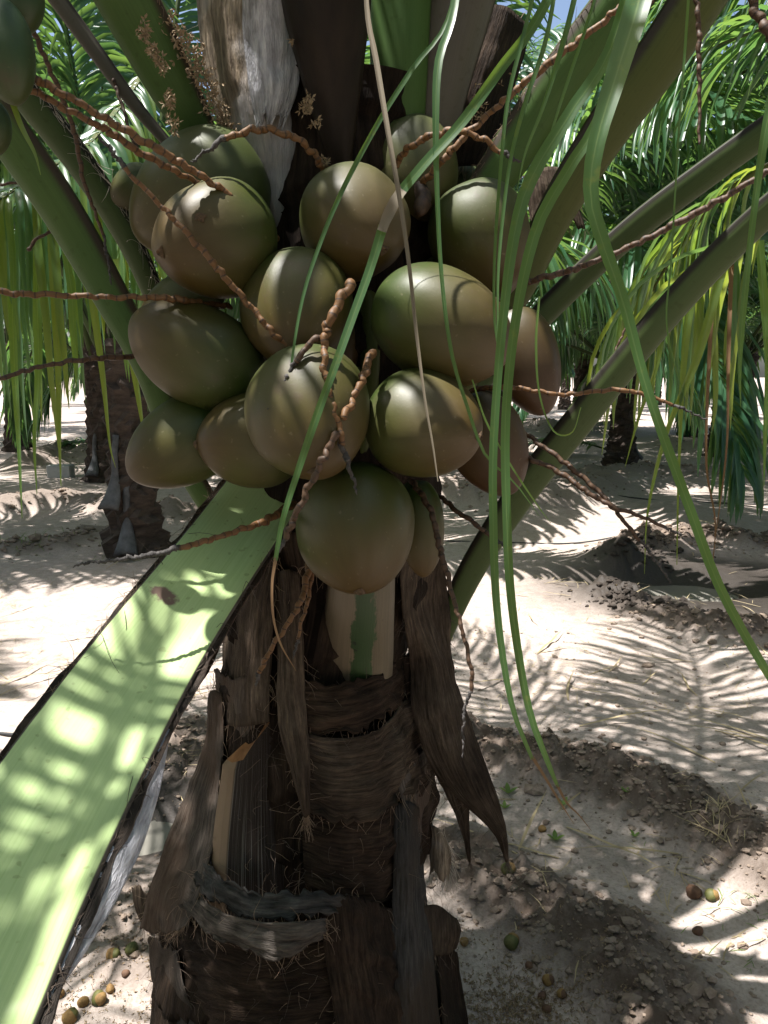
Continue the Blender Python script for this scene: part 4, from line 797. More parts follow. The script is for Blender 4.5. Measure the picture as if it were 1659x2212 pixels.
stalk([(195, 100, 1.5), (235, 150, 1.5), (265, 230, 1.5), (285, 300, 1.5), (310, 340, 1.5)], .005, .004, 'stalk_dark', seed=26)
stalk([(0, 398, 1.4), (60, 395, 1.4), (130, 400, 1.4)], .003, .002, 'stalk_dark', seed=27)
stalk([(60, 540, 1.4), (90, 510, 1.4), (150, 488, 1.4)], .004, .003, 'stalk_dark', seed=28)
stalk([(1330, 760, 1.7), (1360, 660, 1.7), (1310, 600, 1.7)], .0035, .0025, 'stalk_dark', seed=29)
# thick stem of the bunch in the dark middle
for i, pth in enumerate([[(735, 360, 1.5), (760, 520, 1.42), (790, 640, 1.4), (800, 760, 1.4), (790, 900, 1.42), (770, 1050, 1.45)], [(780, 600, 1.42), (700, 640, 1.38), (620, 560, 1.4)], [(790, 680, 1.4), (870, 640, 1.42), (940, 560, 1.45)], [(795, 800, 1.41), (700, 830, 1.4), (600, 820, 1.42)], [(795, 860, 1.41), (880, 860, 1.42), (960, 830, 1.45)]]):
    mb = MB(); P = spline([at(*p) for p in pth], 30); tube(mb, P, np.linspace(.022, .016, 30) if i == 0 else np.linspace(.014, .01, 30), 10); mb.build('bunch_stem', M['pet_olive'], palm)

# dried male flowers caught on the petiole fibres
mb = MB(); q = random.Random(71)
def floret(mbx, p, s, q):
    for k in range(3):
        d = unit((q.gauss(0, 1), q.gauss(0, 1), q.gauss(0, 1))); a = unit(cross3(d, (q.gauss(0, 1), q.gauss(0, 1), 1)))
        b = cross3(d, a); mbx.add([p, p + d * s * .5 + a * s * .2, p + d * s, p + d * s * .5 - a * s * .2, p + d * s * .5 + b * s * .12], [(0, 1, 4), (1, 2, 4), (2, 3, 4), (3, 0, 4)])
for _ in range(330):
    t = q.random() ** .8; x = lerp(372, 500, t) + q.gauss(0, 11) * (1.3 - .4 * t); y = lerp(30, 305, t) + q.gauss(0, 12); floret(mb, at(x, y, lerp(1.255, 1.33, t) + q.uniform(-.012, .02)), q.uniform(.006, .012), q)
for (x, y, n, s_) in ((312, 75, 40, 12), (330, 110, 30, 10), (350, 140, 26, 9), (363, 215, 26, 9), (370, 270, 14, 10), (660, 235, 22, 9), (668, 215, 12, 9), (683, 265, 12, 8), (630, 85, 5, 3), (700, 350, 14, 7), (1080, 180, 6, 30), (1030, 235, 16, 16), (1320, 130, 4, 10)):
    for _ in range(n): floret(mb, at(x + q.gauss(0, s_ * .6), y + q.gauss(0, s_), (1.21 if x < 400 else 1.25 if x < 800 else 1.36) + q.uniform(-.01, .02)), q.uniform(.006, .011), q)
o = mb.build('dried_flowers', M['flower'], palm, sm=False); o['kind'] = 'stuff'

# ---------------------------------------------------------------- coconuts
def coconut(cx, cy, Z, hl, hw, tip, m, label, calyx=False, scar=True, tri=.06, group='coconuts in the bunch', roll=0.0, pear=.14):
    c = at(cx, cy, Z); a = cdir(*tip); k = Z / F; hl *= k; hw *= k
    u = unit(cross3(a, (.31, .7, .2))); v = cross3(a, u); u, v = u * math.cos(roll) + v * math.sin(roll), v * math.cos(roll) - u * math.sin(roll)
    nt_, na = 34, 48; mbc = MB(); V = []; U = []; q = random.Random(int(cx * 7 + cy)); ph = [q.uniform(0, 6) for _ in range(4)]
    for i in range(nt_ + 1):
        t = -math.cos(math.pi * i / nt_)                     # -1 stem end, +1 tip
        r = max(1 - abs(t) ** 2.25, 0) ** .5 * (1 - pear * t - .05 * t * t)
        ext = t * hl * (1 + .03 * max(t, 0) ** 6)
        dimp = -.045 * hl * math.exp(-((1 + t) / .06) ** 2)
        for j in range(na):
            th = 2 * math.pi * j / na
            f = 1 + tri * (.35 + .65 * smooth((t + .6) / 1.6)) * (abs(math.cos(1.5 * th)) ** 4 * 1.6 - .6) + .012 * math.sin(2 * th + ph[0] + t * 2) + .008 * math.sin(5 * th + ph[1] + t * 3)
            V.append(a * (ext - dimp) + (u * math.cos(th) + v * math.sin(th)) * hw * r * f); U.append((j / na, (t + 1) / 2))
    mbc.add(V, [(i * na + j, i * na + (j + 1) % na, (i + 1) * na + (j + 1) % na, (i + 1) * na + j) for i in range(nt_) for j in range(na)], U)
    o = link('coconut', mbc.mesh('coconut', M[m])); o.location = c; tag(o, label, 'coconut', group)
    if scar:
        ms = MB(); n = 9; pc = a * hl * 1.03; rr = hw * .085
        ring = [pc + a * .0002 + (u * math.cos(2 * math.pi * j / n) + v * math.sin(2 * math.pi * j / n)) * rr * (1.5 if j % 3 == 0 else .95) for j in range(n)]
        ring2 = [pc + a * .0045 + (u * math.cos(2 * math.pi * j / n) + v * math.sin(2 * math.pi * j / n)) * rr * .55 for j in range(n)]
        ms.add(ring + ring2 + [pc + a * .001], [(j, (j + 1) % n, n + (j + 1) % n, n + j) for j in range(n)] + [(n + j, n + (j + 1) % n, 2 * n) for j in range(n)])
        so = link('tip_scar', ms.mesh('tip_scar', M['scar'], False)); so.parent = o
    if calyx:
        for kx in range(5):
            th = kx * 2 * math.pi / 5; mc = MB(); d = u * math.cos(th) + v * math.sin(th); e = cross3(a, d); V = []; U = []
            for i in range(7):
                for j in range(7):
                    s_, w_ = i / 6, (j / 6 - .5) * 2; wid = .024 * math.sin(math.pi * min(.12 + s_ * .88, .97)) ** .6
                    V.append(-a * (hl * 1.04) + a * (.022 * s_ ** 1.5) + d * (.004 + .034 * s_) + e * w_ * wid - d * (w_ * w_ * .008) - a * .002 * kx % 1); U.append((j / 6, s_))
            mc.add(V, [(i * 7 + j, i * 7 + j + 1, (i + 1) * 7 + j + 1, (i + 1) * 7 + j) for i in range(6) for j in range(6)], U)
            co = link('calyx_lobe', mc.mesh('calyx_lobe', M['nut_brown'])); co.parent = o
            md = co.modifiers.new('Solidify', 'SOLIDIFY'); md.thickness = .002
    return o
coconut(430, 425, 1.36, 158, 128, (-.75, .55, -.15), 'coco_pale', 'pale olive coconut at upper left, behind the sunlit one', scar=False)
coconut(288, 410, 1.50, 60, 45, (-.6, .5, .2), 'coco_pale', 'sliver of coconut peeping out at the far upper left', scar=False)
o = coconut(462, 520, 1.24, 138, 124, (-.62, .40, -.68), 'coco', 'upper left olive coconut with sunlit top and small dark blemish', roll=.4)
ctr = np.array(o.location); vs = np.array([v.co for v in o.data.vertices]) + ctr; rel = vs - CPOS; zc = rel @ CFWD     # dark scab on the husk
sc2 = np.hypot(829.5 + (rel @ CRIGHT) / zc * F - 425, 1106 - (rel @ CUP) / zc * F - 468) + 900 * (zc - zc.min()); pv = vs[int(np.argmin(sc2))] - ctr
nrm = unit(pv); uu = unit(cross3(nrm, (0, 0, 1))); vv = cross3(nrm, uu); mb = MB(); n_ = 9
mb.add([pv + nrm * .0004 + (uu * math.cos(t) * 1.3 + vv * math.sin(t)) * .0075 * f_ for t, f_ in [(k * 2 * math.pi / n_, 1 + .3 * math.sin(k * 2.7)) for k in range(n_)]] + [pv + nrm * .0035], [(k, (k + 1) % n_, n_) for k in range(n_)])
bo = link('blemish', mb.mesh('blemish', M['scar'])); bo.parent = o
coconut(770, 485, 1.27, 126, 117, (.45, .62, -.62), 'coco', 'greenish brown coconut at the top middle with its tip towards the camera', roll=1.0)
coconut(892, 372, 1.42, 116, 100, (.35, .85, -.35), 'coco_pale', 'pale green coconut at the very top of the bunch', scar=False, roll=.2)
coconut(985, 420, 1.56, 70, 60, (.3, .8, .2), 'coco_pale', 'small patch of coconut between the two at upper right', scar=False)
coconut(1042, 520, 1.38, 128, 108, (.3, .9, .1), 'coco', 'shaded coconut at upper right behind the hanging leaflets', scar=False, roll=.7)
coconut(643, 676, 1.26, 138, 121, (.05, .80, -.55), 'coco', 'round coconut in the middle left with a sunlit shoulder', scar=False, roll=.1)
coconut(952, 702, 1.23, 160, 122, (.86, .45, -.2), 'coco', 'large coconut right of the middle with a bright sun patch on top', scar=False, roll=.9, pear=.05)
coconut(428, 765, 1.26, 150, 108, (-.80, -.42, -.25), 'coco', 'brown coconut on the left pointing to the upper left', scar=False, roll=.3, pear=.10)
coconut(395, 648, 1.38, 95, 58, (-.8, .3, .1), 'coco_pale', 'strip of coconut behind the horizontal stalk on the left', scar=False)
coconut(1135, 778, 1.36, 122, 74, (.35, .92, .05), 'coco_brown', 'reddish brown coconut at the far right of the bunch', scar=False, roll=.5)
coconut(390, 962, 1.30, 122, 92, (-.80, .52, -.2), 'coco', 'pear-shaped brown coconut at the lower left end', scar=False, roll=.8, pear=.16)
coconut(545, 948, 1.26, 116, 104, (-.92, .12, -.35), 'coco', 'half hidden coconut lower left with its tip pointing left', roll=.5)
coconut(668, 897, 1.17, 152, 134, (.12, .80, -.58), 'coco', 'front centre coconut crossed by a leaflet, nearest to the camera', roll=.2)
coconut(917, 918, 1.21, 130, 116, (.80, .24, -.52), 'coco', 'lower right coconut with its dark tip facing right', roll=1.3)
coconut(1055, 958, 1.34, 118, 84, (.40, .85, .05), 'coco_brown', 'brown coconut tucked behind at the lower right', scar=False, roll=.4)
coconut(771, 1143, 1.24, 144, 129, (.06, .86, -.52), 'coco', 'lowest coconut hanging in front of the trunk, tip down', roll=.6)
coconut(907, 1138, 1.34, 106, 52, (.08, .98, 0), 'coco', 'narrow coconut showing behind the lowest one', scar=False)
coconut(690, 760, 1.42, 100, 90, (.1, .9, .1), 'coco_brown', 'shadowed coconut deep inside the bunch', scar=False)
G2 = 'coconuts of the upper left bunch'
coconut(5, 110, .98, 115, 68, (.25, .95, 0), 'coco_green', 'dark green coconut cut by the left edge of the picture', scar=False, group=G2)
coconut(42, 5, 1.06, 68, 52, (.1, 1, 0), 'coco_green', 'dark green coconut at the top left corner', scar=False, group=G2)
coconut(-22, 275, 1.05, 60, 46, (.2, 1, 0), 'coco_green', 'sliver of dark green coconut low at the left edge', scar=False, group=G2)
# pale brown calyx and stalk base by the top coconut
mb = MB(); P = spline([at(905, 400, 1.36), at(915, 430, 1.33), at(905, 462, 1.31)], 14); tube(mb, P, [.008, .011, .010, .013, .011, .014, .012, .014, .012, .015, .013, .013, .01, .006], 10); mb.build('bunch_stem', M['stalk_dark'], palm)

# ---------------------------------------------------------------- other palms of the grove
FR = {}
def far_frond(key, el, L, bend, droop, n_pairs, seed, m='leaf'):
    e = R(el); C = bend_curve((.12, 0, 0), (math.cos(e), 0, math.sin(e)), L, bend); mbf = MB(); rachis(mbf, C, .075, .008)
    mbl = MB(); leaflets(lambda k: mbl, C, .2, n_pairs, 1.1, .055, droop, seed)
    FR[key] = (mbf.mesh('frond', M['pet_grey']), mbl.mesh('blades', M[m]))
for i, (el, L, bend, droop) in enumerate([(82, 5.0, .14, .8), (70, 5.2, .22, .9), (56, 5.2, .30, 1.0), (40, 5.0, .36, 1.05), (22, 4.4, .34, 1.15), (4, 3.8, .34, 1.2), (48, 5.0, .36, .9), (30, 4.8, .42, 1.1)]):
    far_frond(i, el, L, bend, droop, 95, 500 + i)
def far_trunk_mesh(seed, h):
    mbt = MB(); q = random.Random(seed); sd = 22; n = 36; V = []; ph = q.uniform(0, 6)
    for i in range(n + 1):
        z = -.25 + (h + .25) * i / n; r = .19 + .12 * math.exp(-max(z, 0) / .3) + .05 * smooth((z / h - .5) * 2)
        for k in range(sd):
            th = 2 * math.pi * k / sd; st = (z * 4.6 + .5 * math.sin(2 * th + ph) + .25 * math.sin(5 * th)) % 1
            V.append((math.cos(th) * r * (.80 + .36 * st * st + q.uniform(-.04, .04)), math.sin(th) * r * (.80 + .36 * st * st + q.uniform(-.04, .04)), z))
    mbt.add(V, [(i * sd + k, i * sd + (k + 1) % sd, (i + 1) * sd + (k + 1) % sd, (i + 1) * sd + k) for i in range(n) for k in range(sd)])
    return mbt.mesh('trunk', M['far_trunk'], False)
TM = [far_trunk_mesh(1, 1.5), far_trunk_mesh(2, 1.7), far_trunk_mesh(3, 1.6)]
def boot_mesh():           # old leaf base clasping the trunk
    mbx = MB(); P = spline([(.33, 0, .0), (.26, 0, .10), (.215, 0, .26), (.20, 0, .44), (.17, 0, .6)], 16); w = np.interp(np.linspace(0, 1, 16), [0, .2, .5, 1], [.2, .15, .06, .06])
    sweep(mbx, P, PET, w, w * .3 + .012, [np.array((-1, 0, .2))] * 16); return mbx.mesh('leaf_base', M['far_sheath'])
BOOT = boot_mesh()
def far_palm(x, y, label, h=1.5, n=15, rot=0, boots=(), tm=0, skip=(), extra=(), sc=1.0):
    z = hz(x, y); p = empty('palm_tree', (x, y, z)); p.scale = (sc,) * 3; q = random.Random(int(x * 31 + y * 57) & 0xffff)
    tag(p, label, 'palm tree', 'palms of the grove')
    def put(nm, me_, par, loc=(0, 0, 0), rz=0.0):
        o_ = bpy.data.objects.new(nm, me_); COL.objects.link(o_); o_.parent = par; o_.location = loc; o_.rotation_euler = (0, 0, rz); return o_
    t = put('trunk', TM[tm % 3], p); t.scale = (1, 1, h / 1.5); crown_z = h - .05
    order = [0, 1, 2, 6, 1, 3, 2, 0, 6, 1, 2, 7, 1, 2, 6, 0, 3, 1, 2, 6, 1, 2, 4, 0]
    for k in range(n):
        key = order[k % len(order)]; a = rot + k * 2.39996 + q.uniform(-.2, .2); deg = math.degrees(a) % 360
        if key not in (0, 1) and any(lo <= deg <= hi for lo, hi in skip): continue
        f = put('frond', FR[key][0], p, (0, 0, crown_z - .05 * (k % 5)), a); bl = put('blades', FR[key][1], f); bl['kind'] = 'stuff'
    for key, az in extra:
        f = put('frond', FR[key][0], p, (0, 0, crown_z), R(az)); bl = put('blades', FR[key][1], f); bl['kind'] = 'stuff'
    for bz, az in boots:
        put('leaf_base', BOOT, p, (0, 0, bz), R(az))
    return p
def gx(px, py): g = gnd(px, py); return float(g[0]), float(g[1])
x, y = gx(292, 1185); far_palm(x, y, 'nearest background palm on the left with pale old leaf bases', 1.8, 11, .4, ((.04, -86), (.42, -108)), 0, skip=((215, 325),))
x, y = gx(225, 1035); far_palm(x, y, 'dark-trunked palm just left of and behind the nearest left one', 1.9, 15, 1.1, ((.1, -100),), 1)
x, y = gx(1340, 1005); far_palm(x, y, 'background palm on the right with a cut frond lying at its foot', 1.7, 15, 2.0, ((.1, 10),), 2)
x, y = gx(1556, 985); far_palm(x, y, 'background palm nearest the right edge, right of the one with a cut frond', 1.7, 15, .2, (), 0)
x, y = gx(1252, 930); far_palm(x, y, 'slim far palm left of the one with a cut frond', 1.9, 20, 3.0, (), 1)
x, y = gx(1490, 945); far_palm(x, y, 'far palm between the two right-hand background palms', 2.0, 20, 1.6, (), 2)
far_palm(5.6, 5.4, 'palm mostly out of view whose fronds hang in from the right', 2.6, 12, .9, (), 0, extra=((1, 165), (2, 150), (2, 185), (6, 170), (1, 200), (1, 140), (1, 130)), skip=((100, 260),))
far_palm(-6.2, 5.2, 'palm mostly out of view whose fronds hang in from the left', 2.2, 10, 2.3, (), 1, extra=((1, 15), (2, 35), (1, 50), (6, 60)), skip=((280, 360), (0, 80)))
far = [(-9.5, 9.5), (-7.2, 15.5), (-1.6, 13.6), (1.5, 11.5), (-4.2, 21), (9.8, 11.5), (8.6, 19), (-11.5, 21), (3.2, 26.5), (-2.2, 30), (12.5, 25), (-8.8, 31), (7.5, 33), (14.5, 16), (-15, 14.5), (1.5, 38), (-13, 38), (13, 38), (20, 30), (-19, 28)]
far += [(-3.4, -4.4), (3.6, -4.0), (.2, -8), (-7.2, -1.2), (7.2, -.8), (5.6, 9.6)]
where = ['at far left behind the left fronds', 'in the second row on the left', 'hidden behind the coconut bunch', 'behind the trunk in the middle', 'in the third row left of the trunk', 'at far right behind the hanging fronds', 'in the third row on the right', 'at far left in the third row', 'in the fourth row right of the trunk', 'deep behind the trunk', 'at far right in the fourth row', 'deep in the grove on the left', 'deep in the grove on the right', 'at the right edge of the grove', 'at the left edge of the grove', 'in the last row behind the trunk', 'in the last row at left', 'in the last row at right', 'beyond the right edge fronds', 'beyond the left edge fronds', 'behind the viewpoint on the left', 'behind the viewpoint on the right', 'straight behind the viewpoint', 'out of view beside the pale petiole', 'out of view on the right side', 'whose fronds fill the upper right corner']
for i, ((x, y), w_) in enumerate(zip(far, where)): far_palm(x, y, 'distant palm ' + w_, 1.9 + .4 * ((i * 7) % 5) / 5, 13 if i != 25 else 18, i * 1.3, (), i, sc=1.3 if i in (3, 25) else 1.0, skip=((80, 290),) if i == 25 else ())
# one cut frond lying at the foot of the right-hand palm, one on the left
def lying(px, py, rz, label):
    x, y = gx(px, py); C = bend_curve((0, 0, .10), (1, 0, .35), 1.9, .5); mbf = MB(); rachis(mbf, C, .05, .008); o = mbf.build('fallen_frond', M['pet_grey'])
    mbl = MB(); leaflets(lambda k: mbl, C, .1, 55, .6, .04, .5, int(px)); bl = mbl.build('blades', M['leaf'], o); bl['kind'] = 'stuff'
    o.location = (x, y, hz(x, y) + .05); o.rotation_euler = (0, 0, rz); tag(o, label, 'palm frond')
lying(1310, 985, R(165), 'sunlit green frond lying at the foot of the right-hand palm')
lying(280, 990, R(178), 'fallen green frond lying in the sun far on the left')

# ---------------------------------------------------------------- near hanging fronds with single leaflets (left and right)
HF = []
def hung_frond(C, n_pairs, seed, ms_, label, Lmax=1.0, wid=.045, droop=1.3, s0=.1):
    mbf = MB(); rachis(mbf, C, .035, .008); fo = mbf.build('hanging_frond', M['pet_olive']); tag(fo, label, 'palm frond')
    mbs = [MB() for _ in range(n_pairs * 2)]; leaflets(lambda k: mbs[k], C, s0, n_pairs, Lmax, wid, droop, seed, seg=9, sway=.13, lmin=.45)
    q = random.Random(seed)
    for k, b_ in enumerate(mbs):
        if q.random() < .8: b_.build('leaflet', M[q.choice(ms_)], fo)
    HF.append(fo)
hung_frond(spline([at(330, 130, 4.2), at(200, 300, 3.5), at(90, 370, 3.0), at(-60, 470, 2.5)], 26), 44, 601, ('leaf_yellow', 'leaf', 'leaf', 'leaf_near'), 'near left frond with long yellow-green leaflets hanging down', 1.25, .034, 2.6)
hung_frond(spline([at(420, 330, 4.8), at(300, 420, 4.3), at(150, 470, 3.9), at(-80, 520, 3.4)], 26), 46, 602, ('leaf', 'leaf_near'), 'green frond hanging behind the left petiole', 1.2, .036, 2.4)
hung_frond(spline([at(1700, 330, 3.4), at(1560, 420, 3.6), at(1450, 560, 3.9), at(1380, 680, 4.2)], 26), 46, 603, ('leaf', 'leaf_near', 'leaf_yellow'), 'green frond drooping at the right edge', 1.1, .036, 1.5)
hung_frond(spline([at(1750, 440, 2.4), at(1660, 480, 2.5), at(1560, 560, 2.7), at(1490, 640, 2.9)], 26), 16, 604, ('leaf_yellow', 'leaf_yellow', 'leaf'), 'sunlit yellow leaflets hanging at the right edge', .9, .03, 1.2)

for pth, m_ in [([(18, 360, 2.95, 22), (24, 560, 2.9, 24), (30, 760, 2.9, 20), (42, 960, 2.9, 13), (48, 1120, 2.9, 2)], 'leaf_near'), ([(70, 380, 2.9, 24), (78, 600, 2.85, 26), (84, 800, 2.85, 20), (76, 950, 2.85, 12), (80, 1068, 2.85, 2)], 'leaf_near'), ([(105, 390, 2.8, 20), (118, 620, 2.8, 22), (128, 840, 2.8, 16), (130, 960, 2.8, 10), (132, 1050, 2.8, 2)], 'leaf_yellow'),
                ([(180, 400, 2.9, 18), (200, 640, 2.9, 20), (225, 830, 2.9, 14), (238, 960, 2.9, 6), (250, 1010, 2.9, 1)], 'leaf_yellow'), ([(345, 560, 3.0, 16), (375, 680, 3.0, 16), (360, 800, 3.0, 12), (335, 890, 3.0, 2)], 'leaf_near'), ([(250, 560, 3.0, 18), (275, 720, 3.0, 18), (300, 860, 3.0, 14), (315, 960, 3.0, 3)], 'leaf_yellow')]:
    near_leaf(pth, m_, .5, parent=HF[0], wf=.8)
for pth, m_ in [([(1500, 600, 2.6, 20), (1475, 800, 2.6, 16), (1466, 1000, 2.6, 8), (1462, 1220, 2.6, 2)], 'leaf_yellow'), ([(1560, 580, 2.6, 24), (1510, 760, 2.6, 22), (1440, 930, 2.6, 14), (1400, 1100, 2.6, 6), (1392, 1240, 2.6, 1)], 'leaf_yellow'), ([(1545, 560, 2.7, 12), (1530, 800, 2.7, 10), (1525, 1000, 2.7, 7), (1545, 1130, 2.7, 4), (1535, 1260, 2.7, 1)], 'leaf_tip'),
                ([(1580, 560, 2.7, 12), (1572, 800, 2.7, 10), (1568, 980, 2.7, 6), (1540, 1200, 2.7, 1)], 'leaf_tip'), ([(1640, 520, 2.6, 22), (1655, 760, 2.6, 20), (1652, 950, 2.6, 10), (1650, 1050, 2.6, 2)], 'leaf_near'), ([(1440, 640, 2.8, 16), (1420, 780, 2.8, 13), (1380, 900, 2.8, 8), (1350, 1010, 2.8, 1)], 'leaf_yellow')]:
    near_leaf(pth, m_, .5, parent=HF[3], wf=.8)

# ---------------------------------------------------------------- things on the ground
def nutlet(px, py, size, kinds, label, rz, tilt=1.2):
    x, y = gx(px, py); z = hz(x, y); d = math.hypot(y, CAM_H); s = size * d / F * .31; q = random.Random(int(px + py))
    def bod(r0, r1, t0, t1):
        mbn = MB(); V = []; n = 14; mm = 12; ph = q.uniform(0, 6)
        for i in range(n + 1):
            t = lerp(t0, t1, i / n); r = math.sqrt(max(1 - t * t, 0)) * (1 - .16 * t)
            for j in range(mm):
                th = 2 * math.pi * j / mm; f = 1 + .09 * math.cos(3 * th + ph) + q.uniform(-.02, .02); V.append((r * math.cos(th) * f * s * r0, r * math.sin(th) * f * s * r0, t * s * 1.2 * r1))
        mbn.add(V, [(i * mm + j, i * mm + (j + 1) % mm, (i + 1) * mm + (j + 1) % mm, (i + 1) * mm + j) for i in range(n) for j in range(mm)] + [tuple(range(mm))[::-1], tuple(n * mm + j for j in range(mm))]); return mbn
    o = link('fallen_nutlet', bod(1, 1, -1, .35 if len(kinds) > 1 else 1).mesh('fallen_nutlet', M[kinds[0]]))
    if len(kinds) > 1:
        c = link('calyx_end', bod(.985, 1, .33, .86).mesh('calyx_end', M[kinds[1]])); c.parent = o
    o.location = (x, y, z + s * .55); o.rotation_euler = (tilt, q.uniform(-.3, .3), rz); tag(o, label, 'nutlet', 'small coconuts fallen on the soil')
gr, og, br = 'rim_green', 'nut_orange', 'nut_brown'
for a in [(1098, 1908, 42, (gr, og), 'green nutlet with orange end on the mound right of the trunk', 1.9), (1106, 2040, 44, (gr, og), 'bright green and orange nutlet lower right of the trunk', 2.6), (1500, 1925, 46, (br,), 'brown nutlet beside a green one at far right', .4), (1538, 1940, 38, (gr, og), 'green nutlet touching the brown one at far right', 1.2),
          (1508, 2010, 30, (br,), 'lone small brown nutlet on the cracked soil at right', 2), (1172, 1784, 24, (og,), 'tiny orange nutlet near the leaflet tips', 1), (1003, 2030, 28, (og,), 'orange nutlet against the right side of the trunk', 0), (1185, 2112, 32, (og, br), 'ochre nutlet among the flower litter', 1.5),
          (1214, 2142, 28, (og, br), 'small ochre nutlet right of the litter patch', .7), (1172, 2135, 24, (br,), 'dark nutlet lying in the flower litter', 2.2), (1182, 2166, 26, (br,), 'reddish nutlet lowest in the flower litter', 1.1), (1144, 2080, 26, (br,), 'brown nutlet just below the bright green and orange one', .1),
          (245, 2062, 38, (og, gr), 'orange-green nutlet left of the trunk', 1.4), (285, 2052, 40, (gr,), 'green nutlet closest to the left flank of the trunk', .3), (128, 2147, 28, (og,), 'ochre nutlet at lower left near the pale petiole', 2), (215, 2160, 42, (gr, og), 'green and ochre nutlet at lower left, largest of its cluster', .8),
          (180, 2166, 30, (og,), 'ochre nutlet wedged in the lower left cluster', 1.8), (152, 2195, 42, (og, gr), 'large ochre nutlet at the bottom edge on the left', 2.4), (238, 2136, 26, (og,), 'small ochre nutlet topmost of the lower left cluster', .5), (122, 2015, 20, (og,), 'tiny ochre nutlet beside the pale petiole margin', .9), (272, 2105, 22, (br,), 'tiny brown nutlet below the green one at left', 1.9)]:
    nutlet(*a)
# clods on the ridges
mb = MB(); q = random.Random(404); ICO = [(0, 0, 1), (0, 0, -1)] + [(math.cos(t) * .94, math.sin(t) * .94, zz) for zz, o0 in ((.35, 0), (-.35, .6)) for t in [o0 + i * 1.2566 for i in range(5)]]
ICF = [(0, 2 + i, 2 + (i + 1) % 5) for i in range(5)] + [(1, 7 + (i + 1) % 5, 7 + i) for i in range(5)] + [(2 + i, 7 + i, 2 + (i + 1) % 5) for i in range(5)] + [(2 + (i + 1) % 5, 7 + i, 7 + (i + 1) % 5) for i in range(5)]
ICO = np.array(ICO)
xs_, ys_, ss_ = [], [], []
for pts, w, h, a in RIDGES:
    cum = sum(math.dist(p[:2], r_[:2]) for p, r_ in zip(pts[:-1], pts[1:])); dm = math.dist((0, 0), pts[0][:2])
    for _ in range(int(cum * w * a * (9000 if dm < 4 else 2200 if dm < 8 else 500))):
        i = q.randrange(len(pts) - 1); t = q.random(); xs_.append(lerp(pts[i][0], pts[i + 1][0], t) + q.gauss(0, w * .75)); ys_.append(lerp(pts[i][1], pts[i + 1][1], t) + q.gauss(0, w * .75)); ss_.append(min(.0015 + q.expovariate(1 / .0032), .04) * (1 if dm < 4 else 2.4))
for _ in range(1500):
    xs_.append(q.uniform(-1.6, 2.4)); ys_.append(q.uniform(1.0, 4.5)); ss_.append(.0015 + q.expovariate(1 / .003))
zs_ = height(np.array(xs_), np.array(ys_))
mbw = MB()
for x, y, z, s in zip(xs_, ys_, zs_, ss_):
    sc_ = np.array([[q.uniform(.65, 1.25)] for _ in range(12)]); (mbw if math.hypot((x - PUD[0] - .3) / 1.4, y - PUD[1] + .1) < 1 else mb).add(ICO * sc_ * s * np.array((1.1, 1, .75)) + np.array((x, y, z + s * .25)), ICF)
o = mb.build('soil_clods', M['clod'], None, False); tag(o, 'loose clods and crumbs of dry soil', 'soil', kind='stuff')
o = mbw.build('soil_clods', M['clod_wet_shade'], None, False); tag(o, 'damp clods round the puddle pit, coloured darker to stand for shade', 'soil', kind='stuff')
# flower litter
mb = MB(); q = random.Random(505); pts = []
for _ in range(1700):
    px, py = (q.gauss(1120, 75), q.gauss(2160, 45)) if q.random() < .72 else (q.uniform(980, 1400), q.uniform(1980, 2230)); pts.append(gnd(px, py))
for _ in range(500): pts.append(gnd(q.uniform(40, 330), q.uniform(1940, 2230)))
for _ in range(350): pts.append(gnd(q.gauss(1170, 30), q.gauss(1640, 14)))
zz = height(np.array([p[0] for p in pts]), np.array([p[1] for p in pts]))
for p, z in zip(pts, zz): floret(mb, np.array((p[0], p[1], z + .004)), q.uniform(.005, .010), q)
o = mb.build('flower_litter', M['flower'], None, False); tag(o, 'dry yellowish palm flowers strewn on the soil', 'litter', kind='stuff')
# dry straw and grass
def blades(name, m, spots, label, kind='stuff'):
    mbb = MB(); q = random.Random(len(spots) * 13)
    for px, py, n, spread, L, up in spots:
        c = gnd(px, py)
        for _ in range(n):
            x, y = c[0] + q.gauss(0, spread), c[1] + q.gauss(0, spread); z = hz(x, y) if n < 60 else float(c[2])
            a = q.uniform(0, 6.28); d = np.array((math.cos(a), math.sin(a), q.uniform(.1, up))); p = np.array((x, y, z + .002)); P = []; l = L * q.uniform(.4, 1.1)
            for i in range(5): P.append(p.copy()); d = unit(d + DOWN * .12 * up + np.array((q.gauss(0, .12), q.gauss(0, .12), 0))); p = p + d * l / 4; p[2] = max(p[2], z + .003)
            wv = l * .03 + .0012; ribbon(mbb, P, np.array([.6, 1, .9, .6, .1]) * wv, [cross3(d, (0, 0, 1)) + np.array((.01, 0, 0))] * 5, .2, 3)
    return tag(mbb.build(name, M[m]), label, 'grass', kind=kind)
straw = [(rng.uniform(-60, 480), rng.uniform(1230, 1560), 5, .10, .10, .3) for _ in range(70)] + [(rng.uniform(1020, 1680), rng.uniform(1390, 1560), 4, .08, .08, .5) for _ in range(90)] + [(rng.uniform(1000, 1680), rng.uniform(1240, 1380), 4, .12, .1, .6) for _ in range(40)] + [(rng.uniform(60, 480), rng.uniform(1600, 1720), 4, .05, .10, .5) for _ in range(26)] + [(1550, 1840, 40, .03, .09, 1.6), (1550, 1790, 20, .02, .1, 1.6), (1500, 1880, 14, .05, .12, .4)] + [(rng.uniform(1100, 1680), rng.uniform(1700, 2100), 2, .05, .1, .3) for _ in range(40)]
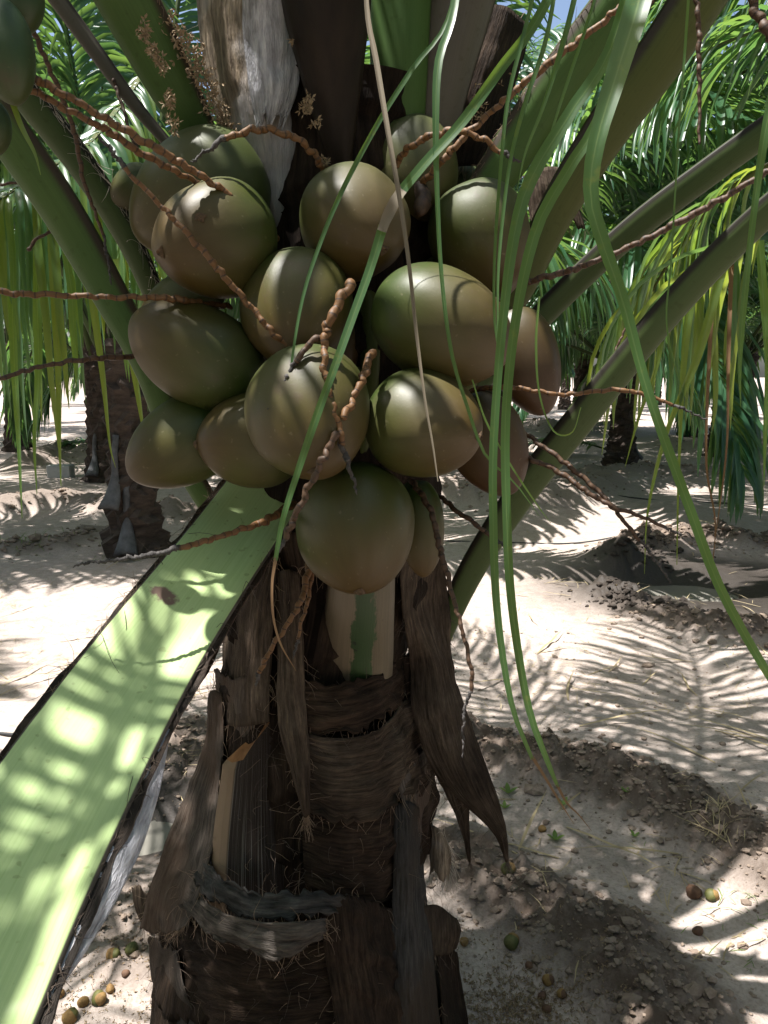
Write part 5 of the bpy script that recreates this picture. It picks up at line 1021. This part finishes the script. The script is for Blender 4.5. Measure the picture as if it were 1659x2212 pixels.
straw += [(rng.uniform(1000, 1690), rng.uniform(1230, 1900), 1, .05, .38, .25) for _ in range(46)] + [(rng.uniform(-60, 420), rng.uniform(1220, 1560), 1, .05, .4, .25) for _ in range(26)] + [(rng.uniform(1000, 1660), rng.uniform(1000, 1200), 1, .1, .5, .25) for _ in range(30)]
blades('dry_straw', 'straw', straw, 'dry straw scattered over the sunlit soil')
blades('grass_tuft', 'grass', [(40, 1175, 55, .16, .16, 2.0), (75, 1185, 40, .12, .14, 2.0), (150, 1190, 20, .2, .1, 1.5), (250, 1195, 22, .15, .12, 1.2)], 'small green grass tufts in the sun at left')
blades('grass_tuft', 'grass', [(1460, 1000, 40, .25, .12, 1.5), (1560, 1060, 20, .25, .1, 1.5), (1620, 1970, 30, .05, .05, 1.4), (1560, 2060, 12, .05, .05, 1.2), (1380, 1830, 5, .02, .05, 1.5)], 'sparse green weeds on the right-hand soil')
def seedling(px, py, s, label):
    x, y = gx(px, py); z = hz(x, y); mbx = MB()
    for k in range(4):
        a = k * 1.57 + px; d = np.array((math.cos(a), math.sin(a), .7)); P = [np.array((x, y, z)) + d * s * t for t in np.linspace(0, 1, 5)]; ribbon(mbx, P, np.array([.15, .8, 1, .7, .05]) * s * .55, [cross3(d, (0, 0, 1))] * 5, .25, 3)
    tag(mbx.build('seedling', M['grass']), label, 'seedling', 'green seedlings on the soil')
for a in [(1200, 1806, .03, 'tiny green seedling below the hanging leaflet tips'), (1098, 1708, .035, 'green seedling beside the hanging brown sheath'), (1090, 1735, .025, 'second, smaller seedling just below the one by the brown sheath'), (1215, 1740, .03, 'pale seedling behind the leaflet tips'), (1370, 1805, .02, 'tiny seedling on the clods at right'), (1350, 1735, .02, 'tiny seedling on the ridge at right')]: seedling(*a)
# drip hoses
def hose(pts, label, r=.008):
    mbx = MB(); P = spline([(*g[:2], hz(g[0], g[1]) + r * .9) for g in (gnd(*p) for p in pts)], 60); tube(mbx, P, r, 8); tag(mbx.build('drip_hose', M['hose']), label, 'hose')
hose([(-120, 1560), (-20, 1572), (50, 1582), (120, 1600)], 'black drip hose end at the left edge')
hose([(960, 1172), (1100, 1178), (1250, 1182), (1400, 1186)], 'thin black drip hose across the soil at right', .007)
hose([(1200, 1072), (1400, 1080), (1700, 1095)], 'thin drip hose far back on the right', .008)
x, y = gx(210, 1020); mb = MB(); V = [(sx * .17, sy * .1, sz * .1 + .08) for sx in (-1, 1) for sy in (-1, 1) for sz in (-1, 1)]
mb.add(V, [(0, 1, 3, 2), (4, 6, 7, 5), (0, 4, 5, 1), (2, 3, 7, 6), (0, 2, 6, 4), (1, 5, 7, 3)]); o = mb.build('concrete_block', M['block'], None, False); o.location = (x - .35, y - .5, hz(x - .35, y - .5)); bv = o.modifiers.new('Bevel', 'BEVEL'); bv.width = .012
tag(o, 'pale concrete block by the dark-trunked left palm', 'block')
